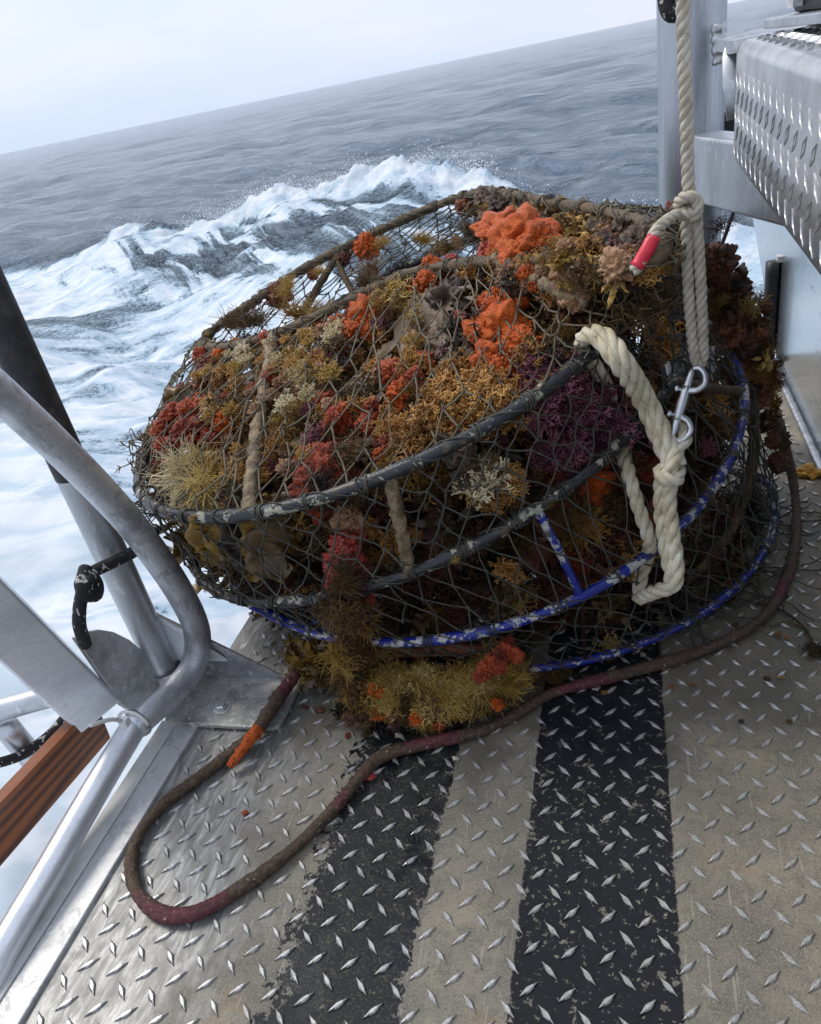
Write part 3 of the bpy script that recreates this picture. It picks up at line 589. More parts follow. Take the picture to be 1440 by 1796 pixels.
P = catmull([X((140, 1195), -.97), X((128, 1235), -.97), X((100, 1275), -.97), X((66, 1306), -.98), X((30, 1328), -1.0), X((-30, 1345), -1.02)], 8)
MB().add(*tube(resample(P, .005), .0085, 12)).build('slack', MT['fleck'], br)
# ---- bolted bracket
bk = empty('mounting_bracket', (0, 0, 0), 'bolted aluminium angle bracket with triangular gusset on the deck edge', 'bracket')
def rounded(x0, x1, y0, y1, r):
    out = []
    for cx, cy, a0 in ((x1 - r, y1 - r, 0), (x0 + r, y1 - r, 90), (x0 + r, y0 + r, 180), (x1 - r, y0 + r, 270)):
        for a in np.linspace(a0, a0 + 90, 5): out.append((cx + r * math.cos(math.radians(a)), cy + r * math.sin(math.radians(a))))
    return out
o = MB().add(*prism([(x, y, .0035) for x, y in rounded(-.80, -.577, .792, .912, .014)], (0, 0, .0085))).build('base_flange', metal('pitted_plate', (.44, .44, .41), .5, (1, 1, 1), 1., .25, (.17, .17, .155)), bk, False); bevel(o, .002)
poly = [(-.86, .905, .004), (-.600, .905, .004), (-.600, .905, .014), X((495, 1180), -.62) * 0 + np.array([-.618, .905, .02]), (-.86, .905, .185)]
o = MB().add(*prism(poly, (0, .007, 0))).build('gusset_plate', metal('dull_grey_plate', (.34, .34, .34), .5, (1, 1, 1), .9, .5, (.15, .15, .15)), bk, False); bevel(o, .0015)
poly = [(-.86, .896, .06), (-.705, .896, .06), (-.80, .9005, .150), (-.86, .9005, .19)]; o = MB().add(*prism(poly, (0, .004, 0))).build('stiffener', MT['alu_bright'], bk, False)
def bolt(px):
    c = Z(px, .0118); bo = MB().add(*tube(np.array([c, c + (0, 0, .0025)]), .0155, 24)).build('washer', MT['alu_dirty'], bk, False)
    hv = []; 
    for z, rr in ((.0025, .0108), (.0105, .0108), (.012, .0092)):
        for k in range(6): hv.append(c + (rr * math.cos(k * math.pi / 3 + .3), rr * math.sin(k * math.pi / 3 + .3), z))
    hf = [(i * 6 + k, i * 6 + (k + 1) % 6, i * 6 + 6 + (k + 1) % 6, i * 6 + 6 + k) for i in range(2) for k in range(6)] + [tuple(range(12, 18))]
    MB().add(hv, hf).build('bolt_head', MT['chrome'], bo, False)
bolt((390, 1243)); bolt((481, 1232))
# ================================================================== THE POTS
def circ(cx, cy, cz, tx, ty, R, n=160):
    N = np.array([-tx, -ty, 1.]); N /= np.linalg.norm(N); u = np.array([1, 0, tx]); u = u - u.dot(N) * N; u /= np.linalg.norm(u); v = np.cross(N, u)
    a = np.arange(n) * 2 * math.pi / n; return np.array([cx, cy, cz]) + R * (np.outer(np.cos(a), u) + np.outer(np.sin(a), v))
NR = 160; RR = .52
rB = circ(-.325, 1.354, .250, .135, .166, RR, NR); rC = circ(-.396, 1.341, .302, .296, .049, RR, NR); rD = circ(-.438, 1.336, .467, .243, .078, RR, NR)
rA = circ(-.25, 1.45, .016, .03, -.02, RR, NR)
for q in (rA, rB, rC, rD):                              # a hoop that has been knocked about; keep clear of the post
    a = np.arange(NR) * 2 * math.pi / NR; q += .006 * np.stack([np.sin(3 * a), np.cos(2 * a + 1), np.sin(2 * a)], 1)
rA[:, 1] = np.where(rA[:, 1] > 1.5, 1.5 + (rA[:, 1] - 1.5) * .30, rA[:, 1]); rA[:, 2] = np.maximum(rA[:, 2], .013)
rB[:, 1] = np.where(rB[:, 1] > 1.5, 1.5 + (rB[:, 1] - 1.5) * .8, rB[:, 1])
def plane_pt(px, z0=.575, tx=.243, ty=.078):
    n = np.array([-tx, -ty, 1]); v = ray(px); return EYE + v * (((z0 + tx * .43 - ty * 1.34) - n.dot(EYE)) / n.dot(v))
fpx = [(1168, 440), (1090, 468), (980, 458), (870, 458), (740, 474), (657, 507), (532, 566), (461, 595), (386, 610), (357, 606), (369, 583), (419, 547), (532, 472), (698, 389), (840, 338), (960, 356), (1060, 372), (1135, 396)]
rF = catmull([plane_pt(q) for q in fpx], 14, True); cF = rF.mean(0)
def by_angle(P, c, n):
    a = np.unwrap(np.arctan2(P[:, 1] - c[1], P[:, 0] - c[0])); P2 = resample(P, .004, True); ang = np.arctan2(P2[:, 1] - c[1], P2[:, 0] - c[0]) % (2 * math.pi)
    o = np.argsort(ang); t = np.arange(n) * 2 * math.pi / n
    return np.stack([np.interp(t, ang[o], P2[o, k], period=2 * math.pi) for k in range(3)], 1)
def by_halves(P, n):
    i0 = int(np.argmax(P[:, 0])); P = np.roll(P, -i0, 0)
    if P[len(P) // 4, 1] < P[3 * len(P) // 4, 1]: P = np.roll(P[::-1], 1, 0)
    i1 = int(np.argmin(P[:, 0])); out = []
    for seg in (P[:i1 + 1], np.vstack([P[i1:], P[:1]])):
        sx = np.concatenate([[0], np.cumsum(np.linalg.norm(np.diff(seg, axis=0), axis=1))]); t = np.linspace(0, sx[-1], n // 2, endpoint=False); out.append(np.stack([np.interp(t, sx, seg[:, k]) for k in range(3)], 1))
    return np.vstack(out)
rF = by_halves(rF, NR)
RINGS = [rA, rB, rC, rD, rF]
def ring_at(R, px):
    q = proj(R); k = int(np.argmin(((q - np.array(px)) ** 2).sum(1))); return R[k], k
lower = empty('crab_pot', (0, 0, 0), 'lower crab pot with chipped blue hoops sitting flat on the deck', 'crab pot')
upper = empty('crab_pot', (0, 0, 0), 'upper crab pot with black hoops buried in orange sponge and brown weed', 'crab pot')
def hoop(R, r, mat, par, rough=.03, seed=1):
    P = resample(R, .012, True); k = np.arange(len(P)); rr = r * (1 + .08 * np.sin(k * .31 + seed)); return MB().add(*tube(P, rr, 10, True, rough=rough, seed=seed)).build('hoop', mat, par)
hoop(rA, .0072, MT['blue_rod'], lower, seed=1); hoop(rB, .0080, MT['blue_rod'], lower, seed=2); hoop(rC, .0092, MT['black_rod'], lower, seed=3)
hoop(rD, .0098, MT['black_rod'], upper, seed=4); hoop(rF, .0095, MT['crust_rod'], upper, .12, seed=5)
def strut(par, mat, p, q, r=.008, rough=.06):
    mid = (p + q) / 2 + rng.normal(0, .004, 3); P = resample(catmull([p, mid, q], 6), .008); MB().add(*tube(P, r, 9, rough=rough, seed=int(abs(p[0]) * 999))).build('strut', mat, par)
strut(lower, MT['blue_rod'], ring_at(rC, (938, 890))[0], ring_at(rB, (1007, 1047))[0], .0065); strut(lower, MT['maroon'], ring_at(rB, (1012, 1045))[0], ring_at(rA, (1013, 1142))[0], .004)
strut(lower, MT['crust_rod'], ring_at(rC, (1190, 665))[0], ring_at(rB, (1300, 690))[0]); strut(lower, MT['blue_rod'], ring_at(rC, (420, 1047))[0], ring_at(rB, (500, 1086))[0])
strut(upper, MT['crust_tan'], ring_at(rD, (686, 830))[0], ring_at(rC, (715, 1002))[0], .0095, .14); strut(upper, MT['crust_tan'], ring_at(rF, (485, 590))[0], ring_at(rD, (434, 902))[0], .011, .16)
strut(upper, MT['crust_rod'], ring_at(rF, (594, 445))[0], ring_at(rF, (594, 445))[0] + (.05, -.06, -.10), .008); strut(upper, MT['black_rod'], ring_at(rF, (1040, 470))[0], ring_at(rD, (1095, 568))[0], .009)
for kk in (20, 60): strut(upper, MT['crust_rod'], rF[kk], rD[kk], .009, .1); strut(lower, MT['blue_rod'], rC[kk], rB[kk], .008); strut(lower, MT['blue_rod'], rB[kk], rA[kk], .008)
# ---- lofted skin of the pile, used to place net and growth
def loft(u, v, push=0.):                                         # u turn 0..1, v 0..4 from hoop A up to F
    i = min(int(v), 3); t = v - i; a = (u % 1) * NR; k = int(a) % NR; s = a - int(a)
    lo = RINGS[i][k] * (1 - s) + RINGS[i][(k + 1) % NR] * s; hi = RINGS[i + 1][k] * (1 - s) + RINGS[i + 1][(k + 1) % NR] * s
    p = lo * (1 - t) + hi * t; c = (RINGS[i].mean(0) * (1 - t) + RINGS[i + 1].mean(0) * t)
    out = p - c; out[2] = 0; out /= np.linalg.norm(out) + 1e-9; sag = (-.018 if i != 3 else .022) * math.sin(math.pi * t); return p + out * (sag + push)
NV = 32; sv = []; sf = []
for j in range(NV + 1):
    for k in range(NR): sv.append(loft(k / NR, min(4 * j / NV, 3.9999)))
for j in range(NV):
    for k in range(NR): sf.append((j * NR + k, j * NR + (k + 1) % NR, (j + 1) * NR + (k + 1) % NR, (j + 1) * NR + k))
ctop = cF + np.array([.12, .02, .05]); sv.append(ctop)
for k in range(NR): sf.append((NV * NR + k, NV * NR + (k + 1) % NR, len(sv) - 1))
BVH = BVHTree.FromPolygons([tuple(p) for p in sv], sf)
def skin(px, inset=0.):
    v = ray(px); v = v / np.linalg.norm(v); hit, nrm, idx, dist = BVH.ray_cast(Vector(EYE), Vector(v))
    if hit is None: return None
    nrm = np.array(nrm); nrm = -nrm if nrm.dot(v) > 0 else nrm
    return np.array(hit) + v * inset, nrm
# ---- netting: knotted diamonds between the hoops
def netting(par, bands, nu, mat, r=.0017, seed=0, jit=.007):
    g = np.random.default_rng(seed); mb = MB()
    for (v0, v1, nv) in bands:
        grid = {}
        for j in range(nv + 1):
            for i in range(nu):
                u = (i + .5 * (j % 2)) / nu + (g.normal(0, .0014) if 0 < j < nv else 0); vv_ = v0 + (v1 - v0) * j / nv + (g.normal(0, .018) if 0 < j < nv else 0)
                grid[i, j] = loft(u, min(max(vv_, 0), 3.9999), .016 if 0 < j < nv else .002) + (g.normal(0, jit, 3) if 0 < j < nv else 0)
        for j in range(nv):
            for i in range(nu):
                for di in ((0, 1) if j % 2 else (-1, 0)):
                    if g.random() < .035: continue
                    a, b = grid[i, j], grid[(i + di) % nu, j + 1]; m_ = (a + b) / 2 + g.normal(0, .0016, 3) + (0, 0, -.0015)
                    mb.add(*tube(np.array([a, m_, b]), [r * 1.1, r * g.uniform(.8, 1.2), r * 1.1], 4, cap=False))
                if j: mb.add(*tube(np.array([grid[i, j] - (0, 0, .004), grid[i, j], grid[i, j] + (0, 0, .004)]), [.0008, r * 2.1, .0008], 5, cap=False))
    return mb.build('netting', mat, par)
netting(upper, [(3, 3.999, 9)], 74, MT['twine'], .0015, 1, .0035); netting(upper, [(2, 3, 6)], 74, MT['twine_dark'], .0014, 2, .0035)
netting(lower, [(1, 2, 3), (0, 1, 6)], 70, MT['twine_dark'], .0014, 3, .005)
# net over the top of the upper hoop
rFa = by_angle(rF, cF, NR)
def top_net():
    g = np.random.default_rng(5); mb = MB()
    for fam in (0, 1):
        for s in np.linspace(-.44, .44, 15):
            a0 = 35 if fam == 0 else -40; dr = np.array([math.cos(math.radians(a0)), math.sin(math.radians(a0))]); pr = np.array([-dr[1], dr[0]]); pts = []
            for t in np.linspace(-.6, .6, 40):
                p = cF[:2] + pr * s + dr * t; ang = math.atan2(p[1] - cF[1], p[0] - cF[0]) % (2 * math.pi); R = rFa[int(ang / (2 * math.pi) * NR) % NR]; rad = np.linalg.norm(R[:2] - cF[:2]); q = np.linalg.norm(p - cF[:2]) / rad
                if q > 1 or p[0] < -.40: continue
                z = R[2] * q + (cF[2]) * (1 - q); sag = -.05 * (1 - q * q); pts.append((p[0], p[1], z + sag))
            if len(pts) > 3:
                pts = np.array(pts) + g.normal(0, .004, (len(pts), 3)); mb.add(*tube(pts, .0017, 4, cap=False))
    return mb.build('netting', MT['twine_dark'], upper)
top_net()
# lashings where the net is tied to the hoops
def lash(par, R, every, mat, r, seed):
    g = np.random.default_rng(seed); mb = MB(); n = len(R); T, U, V = frames(R, True)
    for k in range(0, n, every):
        for q in range(int(g.integers(2, 5))):
            c = R[k] + T[k] * (q * .0042 + g.normal(0, .001)); th = np.linspace(0, 2 * math.pi, 9)[:-1]; tl = g.normal(0, .25)
            P = np.array([c + (r + .0012) * (math.cos(a) * U[k] + math.sin(a) * V[k]) + T[k] * math.sin(a) * tl * .01 for a in th]); mb.add(*tube(P, .0017, 4, True))
        for q in range(2):                              # long wraps spiralling to the next tie
            c = [R[(k + i) % n] + (r + .001) * (math.cos(i * .9 + q * 3 + k) * U[(k + i) % n] + math.sin(i * .9 + q * 3 + k) * V[(k + i) % n]) for i in range(every + 1)]; mb.add(*tube(np.array(c), .0012, 4, cap=False))
    return mb.build('lashing', mat, par)
lash(upper, rD, 4, MT['twine_dark'], .0100, 1); lash(upper, rF, 4, MT['twine'], .0105, 2); lash(lower, rC, 4, MT['twine_dark'], .0095, 3); lash(lower, rB, 5, MT['twine_dark'], .0083, 4); lash(lower, rA, 6, MT['twine_dark'], .0075, 5)
# ---- growth prototypes (about 1 unit across, root at the origin, growing along +Z)
def bush(seed, n=70, sub=3, wd=.0125, spread=1.9, curl=1.5, seg=4, tip=.6):
    g = np.random.default_rng(seed); mb = MB()
    def branch(p, d, ln, w_, dep):
        P = [p]; sg = seg if dep else 2
        for k in range(sg): d = d + g.normal(0, curl * .38, 3); d /= np.linalg.norm(d); p = p + d * ln / sg; P.append(p)
        P = np.array(P); mb.add(*tube(P, np.linspace(w_, w_ * tip, len(P)), 3, cap=False))
        if dep:
            for k in range(sub):
                i = g.integers(2, sg + 1); dd = d + g.normal(0, .8, 3); dd /= np.linalg.norm(dd); branch(P[i], dd, ln * g.uniform(.25, .45), w_ * .85, dep - 1)
    for k in range(n):
        th = g.uniform(0, 2 * math.pi); ph = abs(g.normal(0, spread * .5)); d = np.array([math.sin(ph) * math.cos(th), math.sin(ph) * math.sin(th), math.cos(ph)])
        branch(g.normal(0, .15, 3) * (1, 1, .35), d, g.uniform(.18, .42), wd, 1)
    return mb
def spiky(seed, n=150, wd=.010):
    g = np.random.default_rng(seed); mb = MB()
    for k in range(n):
        d = g.normal(0, 1, 3); d[2] = abs(d[2]) * .8; d /= np.linalg.norm(d); p = g.normal(0, .12, 3) * (1, 1, .4); c = np.array([p, p + d * .25 + g.normal(0, .03, 3), p + d * g.uniform(.42, .6) + g.normal(0, .05, 3)])
        mb.add(*tube(c, [wd, wd * .8, wd * .35], 3, cap=False))
        if k % 2 == 0:
            q = c[1] + g.normal(0, .12, 3); mb.add(*tube(np.array([c[1], q, q + (q - c[1]) * .6]), [wd * .8, wd * .6, wd * .3], 3, cap=False))
    return mb
def coral(seed, n=60):
    g = np.random.default_rng(seed); mb = MB()
    for k in range(n):
        d = g.normal(0, 1, 3); d[2] = abs(d[2]) * .9; d /= np.linalg.norm(d); p = g.normal(0, .10, 3); c1 = p + d * g.uniform(.18, .32)
        mb.add(*tube(np.array([p, c1]), [.026, .022], 4, cap=False))
        for q in range(g.integers(2, 5)):
            d2 = d + g.normal(0, .6, 3); d2 /= np.linalg.norm(d2); c2 = c1 + d2 * g.uniform(.08, .15); mb.add(*tube(np.array([c1, c2]), [.021, .024], 4, cap=False))
            for z in range(2):
                d3 = d2 + g.normal(0, .8, 3); d3 /= np.linalg.norm(d3); c3 = c2 + d3 * g.uniform(.05, .10); mb.add(*tube(np.array([c2, c3]), [.020, .013], 4, cap=True))
    return mb
def blob(seed, amp=.25, fr=1.6, sub=4, fine=.05, knob=0, flat=1.):
    import bmesh
    bm = bmesh.new(); bmesh.ops.create_icosphere(bm, subdivisions=sub, radius=.5); off = Vector((seed * 3.7, seed * 1.3, -seed * 2.1)); mb = MB()
    for v_ in bm.verts:
        n_ = v_.co.normalized(); h = amp * mnoise.fractal(n_ * fr + off, 1.0, 2.0, 3) + fine * mnoise.noise(n_ * 9 + off)
        if knob:
            vd_ = mnoise.voronoi(n_ * 3.6 + off)[0][0]; h += knob * (.55 * math.sqrt(max(0, .30 - vd_ * vd_)) - .14); vd_ = mnoise.voronoi(n_ * 9 + off)[0][0]; h += knob * .22 * math.sqrt(max(0, .25 - vd_ * vd_))
        v_.co = n_ * (.5 + h * .6); v_.co.z *= flat
    mb.v = [tuple(v_.co) for v_ in bm.verts]; mb.f = [tuple(q.index for q in f_.verts) for f_ in bm.faces]; bm.free(); return mb
def ragged(seed, n=26):                                  # torn leafy fronds
    g = np.random.default_rng(seed); mb = MB()
    for k in range(n):
        d = g.normal(0, 1, 3); d[2] = abs(d[2]); d /= np.linalg.norm(d); s = np.cross(d, g.normal(0, 1, 3)); s /= np.linalg.norm(s); p = g.normal(0, .1, 3); L_ = g.uniform(.3, .6); vv = []; 
        for i in range(6):
            t = i / 5.; c = p + d * L_ * t + np.cross(d, s) * .1 * math.sin(t * 5 + k); wdt = .085 * math.sin(math.pi * min(.95, t * .9 + .08)) * g.uniform(.6, 1.4); vv += [c - s * wdt, c + np.cross(d, s) * .02, c + s * wdt]
        mb.add(vv, [(i * 3 + q, i * 3 + q + 1, i * 3 + q + 4, i * 3 + q + 3) for i in range(5) for q in range(2)])
    return mb
PROTO = {}
def proto(key, name, mats, makers):
    for mn in mats:
        PROTO[key, mn] = []
    base = [mk() for mk in makers]
    for mn in mats:
        for b in base: PROTO[key, mn].append((name, mesh(name, b.v, b.f, MT[mn])))
proto('bush', 'weed_tuft', ['yb', 'yellow', 'dark', 'maroon', 'tan'], [lambda s=s: bush(s) for s in (1, 2, 3, 4)])
proto('spiky', 'hydroid_tuft', ['cream', 'yb', 'yellow'], [lambda s=s: spiky(s) for s in (11, 12, 13)])
proto('coral', 'coralline_tuft', ['tan', 'purple', 'yb', 'cream', 'dark', 'maroon'], [lambda s=s: coral(s) for s in (21, 22, 23)])
proto('blob', 'sponge', ['orange', 'red', 'pink', 'peach', 'rock', 'rustred'], [lambda s=s: blob(s, .55, 1.7, 5, .05) for s in (31, 32, 33, 34)])
proto('lobe', 'sponge', ['orange'], [lambda s=s: blob(s, .55, 1.15, 5, .02) for s in (61, 62, 63)])
proto('knob', 'sponge', ['orange', 'red', 'pink', 'peach', 'rustred', 'purple'], [lambda s=s: blob(s, .35, 1.8, 5, .04, .8) for s in (41, 42, 43, 44)])
proto('leaf', 'weed_frond', ['kelp', 'dark', 'yb', 'maroon'], [lambda s=s: ragged(s) for s in (51, 52, 53)])
def put(par, key, mn, p, nrm, size, sq=(1, 1, 1), spin=None):
    name, m = PROTO[key, mn][random.randrange(len(PROTO[key, mn]))]
    o = obj(name, m, par); q = Vector(nrm).normalized().to_track_quat('Z', 'Y') @ Matrix.Rotation(random.uniform(0, 6.28) if spin is None else spin, 3, 'Z').to_quaternion()
    o.rotation_euler = q.to_euler(); o.location = tuple(p); o.scale = (size * sq[0], size * sq[1], size * sq[2]); return o
PXM = lambda px: np.linalg.norm(px)
def mm(p): return ((np.asarray(p) - EYE) @ M_)[2] / FOC     # metres per photo pixel at a point
UP = np.array([0, 0, 1.])
# growth keyed to where it sits on the pots: (x, y, radius px, kind list)
KEY = [
 (905, 420, 40, 'O'), (640, 435, 25, 'Y'), (495, 515, 30, 'YO'), (750, 485, 35, 'OY'), (870, 575, 60, 'O'), (860, 640, 55, 'OT'), (820, 440, 40, 'YK'), (880, 360, 50, 'YD'), (960, 365, 50, 'Y'), (1060, 385, 60, 'YDM'),
 (310, 740, 55, 'RR'), (300, 790, 35, 'RD'), (345, 840, 50, 'CY'), (420, 560, 45, 'YD'), (510, 560, 40, 'YD'), (385, 610, 35, 'YC'), (360, 620, 20, 'R'), (525, 640, 40, 'CY'), (540, 580, 40, 'Y'), (460, 700, 60, 'YDT'), (480, 780, 40, 'PTY'),
 (700, 525, 45, 'Y'), (790, 520, 40, 'KDB'), (620, 580, 30, 'O'), (650, 610, 35, 'T'), (690, 760, 60, 'TRD'), (600, 720, 50, 'RDT'), (640, 690, 40, 'DD'), (560, 640, 40, 'D'), (720, 660, 40, 'RO'), (760, 720, 70, 'TD'), (850, 690, 55, 'T'), (800, 610, 45, 'UPD'), (960, 560, 50, 'DY'), (930, 640, 45, 'D'),
 (950, 440, 40, 'YM'), (1020, 440, 60, 'YT'), (985, 510, 35, 'PM'), (1110, 430, 60, 'BDM'), (1060, 500, 40, 'YD'), (1150, 560, 40, 'UD'), (1010, 720, 75, 'U'), (980, 790, 50, 'U'), (1080, 770, 40, 'UD'), (860, 860, 45, 'TC'), (800, 800, 50, 'BP'), (800, 850, 40, 'DT'), (720, 850, 50, 'TD'), (640, 800, 45, 'YD'), (570, 810, 30, 'R'), (560, 900, 60, 'D'),
 (610, 905, 30, 'P'), (605, 985, 45, 'K'), (650, 960, 50, 'TD'), (430, 950, 60, 'LD'), (365, 950, 40, 'L'), (470, 1000, 50, 'LD'), (900, 940, 60, 'DYM'), (1010, 940, 50, 'YD'), (1020, 980, 25, 'R'), (1060, 880, 60, 'DM'), (1130, 870, 40, 'DR'), (1200, 800, 80, 'D'), (1240, 560, 60, 'ZD'), (1090, 640, 40, 'DU'), (800, 1020, 70, 'DM'), (700, 1060, 60, 'MD'),
]
KIND = {'O': ('knob', 'orange', .9), 'R': ('knob', 'red', .8), 'K': ('knob', 'pink', .8), 'P': ('knob', 'peach', .8), 'B': ('blob', 'rock', 1.1), 'Z': ('blob', 'rustred', 1.), 'Y': ('bush', 'yb', 1.3), 'C': ('spiky', 'cream', 1.2), 'T': ('coral', 'tan', 1.1), 'U': ('coral', 'purple', 1.2), 'D': ('bush', 'dark', 1.5), 'M': ('bush', 'maroon', 1.3), 'L': ('leaf', 'kelp', 1.4), 'V': ('leaf', 'dark', 1.4)}
def kind_at(px):
    best = None
    for (x, y, r, ks) in KEY:
        q = math.hypot(px[0] - x, px[1] - y) / r
        if q < 1.15 and (best is None or q < best[0]): best = (q, ks)
    if best and random.random() < .72: return random.choice(best[1])
    return random.choice('YYYYDMTTTVPROU' if px[1] < 850 else 'DDDMVTYMM')
poly_u = [(350, 620), (400, 575), (440, 575), (532, 572), (598, 552), (657, 515), (745, 482), (800, 420), (845, 350), (1000, 352), (1130, 385), (1170, 440), (1130, 530), (1030, 625), (900, 712), (740, 800), (570, 862), (400, 905), (300, 898), (262, 850), (275, 740)]
poly_m = [(300, 905), (400, 915), (570, 870), (740, 810), (900, 722), (1030, 640), (1130, 560), (1190, 660), (1090, 780), (940, 888), (800, 967), (675, 1013), (508, 1053), (380, 1030)]
poly_l = [(400, 1050), (520, 1060), (680, 1022), (800, 975), (940, 900), (1090, 790), (1200, 660), (1290, 690), (1290, 800), (1210, 905), (1090, 1005), (920, 1080), (700, 1118), (500, 1085)]
def inside(p, poly):
    c = False; n = len(poly); j = n - 1
    for i in range(n):
        xi, yi = poly[i]; xj, yj = poly[j]
        if (yi > p[1]) != (yj > p[1]) and p[0] < (xj - xi) * (p[1] - yi) / (yj - yi) + xi: c = not c
        j = i
    return c
HOLES = [(600, 470, 60, 34), (500, 545, 34, 18), (560, 610, 20, 12), (430, 650, 16, 12), (690, 600, 22, 12), (780, 560, 18, 14), (700, 440, 60, 22), (520, 838, 34, 16), (480, 845, 30, 18), (760, 400, 40, 18), (1000, 395, 60, 12), (1030, 625, 30, 14), (940, 610, 24, 16), (1150, 540, 26, 14), (300, 890, 30, 16)]
def fill(par, poly, n, ins, size, dens=1.):
    xs = [p[0] for p in poly]; ys = [p[1] for p in poly]; c = 0; t = 0
    while c < n and t < n * 30:
        t += 1; px = (random.uniform(min(xs), max(xs)), random.uniform(min(ys), max(ys)))
        if not inside(px, poly) or any(((px[0] - h[0]) / h[2]) ** 2 + ((px[1] - h[1]) / h[3]) ** 2 < 1 for h in HOLES): continue
        k = skin(px, random.uniform(*ins))
        if k is None: continue
        p, nr = k; key, mn, s = KIND[kind_at(px)]; sz = s * random.uniform(*size); p = p - nr * sz * (.45 if random.random() < .75 else .1)
        if p[2] < .02 or p[2] + sz * .5 > .575 + .243 * (p[0] + .43) + .078 * (p[1] - 1.34) and sz > .06: continue
        put(par, key, mn, p, nr * .8 + rng.normal(0, .5, 3) + UP * .2, sz); c += 1
fill(upper, poly_u, 560, (.002, .055), (.020, .052)); fill(upper, poly_m, 130, (.03, .14), (.025, .055)); fill(lower, poly_l, 90, (.04, .18), (.03, .06))
fill(upper, poly_u, 150, (.06, .2), (.07, .12)); fill(lower, poly_m, 130, (.1, .28), (.07, .13)); fill(lower, poly_l, 110, (.1, .3), (.06, .12))
# rest of the skin, out of sight from here but there
for t in range(170):
    u, v = random.random(), random.uniform(.4, 3.1); p = loft(u, v); c = RINGS[2].mean(0); out = p - c; out[2] *= .3; out /= np.linalg.norm(out)
    if out[1] < .05: continue
    par = upper if v > 2 else lower; key, mn, s = KIND[random.choice('DDMYTVR' if v > 2 else 'DDMV')]; put(par, key, mn, p - out * random.uniform(0, .05), out, s * random.uniform(.03, .06))
# dark weed shell added to keep the pot interiors in shade, ragged and holed
def matted(par, v0, v1, inset, mat, seed, cut):
    mb = MB(); nu, nv = 220, int(34 * (v1 - v0)); idx = {}; V_ = []
    for j in range(nv + 1):
        for i in range(nu):
            v = v0 + (v1 - v0) * j / nv; p = loft(i / nu, min(v, 3.999)); c = RINGS[min(int(v), 3)].mean(0); d = p - c; d[2] *= .2; d /= np.linalg.norm(d)
            q = Vector(p * 14 + seed); ins = inset + .05 * mnoise.fractal(q, 1., 2., 4) + .02 * mnoise.noise(Vector(p * 70)); V_.append(p - d * ins)
    F_ = []
    for j in range(nv):
        for i in range(nu):
            p = V_[j * nu + i]
            if mnoise.fractal(Vector(p * 16 + seed * 2), 1., 2., 3) > cut or p[1] > 1.42: continue
            F_.append((j * nu + i, j * nu + (i + 1) % nu, (j + 1) * nu + (i + 1) % nu, (j + 1) * nu + i))
    mb.v = V_; mb.f = F_; return tag(mb.build('weed_shade_shell', mat, par), kind='stuff')
matted(upper, 3.0, 3.8, .125, MT['dark'], 3., .10); matted(upper, 2.05, 3.0, .12, MT['dark'], 5., .06); matted(lower, .25, 2.0, .15, MT['maroon'], 9., .10)
# ---- the growths one can point at
def at_skin(px, inset=0.):
    k = skin(px, inset)
    return k if k is not None else (Y(px, 1.3), UP)
def sponge(px, rpx, mn, key='knob', par=upper, lift=.0, sq=(1, 1, 1), nrm=None):
    p, n_ = at_skin(px, -lift + rpx * .00055); s = 2 * rpx * mm(p); return put(par, key, mn, p, n_ if nrm is None else nrm, s, sq)
to_eye = lambda p: (EYE - p) / np.linalg.norm(EYE - p)
# big orange sponge lobes on the crown
for (px, r, sq) in (((880, 402), 36, (1.2, 1, .7)), ((915, 418), 42, (1.1, 1, .8)), ((940, 425), 30, (1, 1, .8)), ((905, 448), 26, (1, 1, .8)), ((860, 398), 22, (1.1, .9, .7))): sponge(px, r * 1.08, 'orange', 'lobe', upper, .022, sq)
for (px, r) in (((870, 545), 26), ((885, 575), 36), ((848, 590), 30), ((905, 600), 24), ((865, 628), 30), ((880, 650), 22), ((845, 640), 20)): sponge(px, r, 'orange', 'lobe' if r > 28 else 'knob', upper, -.012)
for (px, r, mn) in (((756, 468), 17, 'orange'), ((748, 495), 19, 'orange'), ((620, 578), 13, 'orange'), ((726, 660), 15, 'red'), ((572, 818), 17, 'red'), ((652, 712), 12, 'red'), ((585, 735), 13, 'red'), ((600, 720), 10, 'orange'), ((470, 665), 12, 'red'), ((383, 625), 12, 'orange'), ((355, 625), 15, 'red'), ((466, 596), 14, 'red'), ((395, 700), 10, 'red')): sponge(px, r, mn, 'knob', upper, .004)
for (px, r) in (((285, 760), 20), ((305, 735), 24), ((335, 722), 22), ((325, 760), 22), ((290, 785), 18), ((350, 745), 16)): sponge(px, r, 'red', 'knob', upper, .0)
for (px, r) in (((605, 960), 24), ((598, 990), 28), ((612, 1010), 22), ((590, 1020), 18), ((620, 985), 22)): sponge(px, r, 'pink', 'knob', upper, -.02)
for (px, r) in (((605, 905), 18), ((622, 910), 16), ((592, 915), 12)): sponge(px, r, 'peach', 'knob', upper, -.02)
for (px, r) in (((800, 790), 30), ((820, 830), 26), ((790, 530), 30), ((1105, 445), 22), ((1125, 425), 20)): sponge(px, r, 'rock', 'blob', upper, -.02)
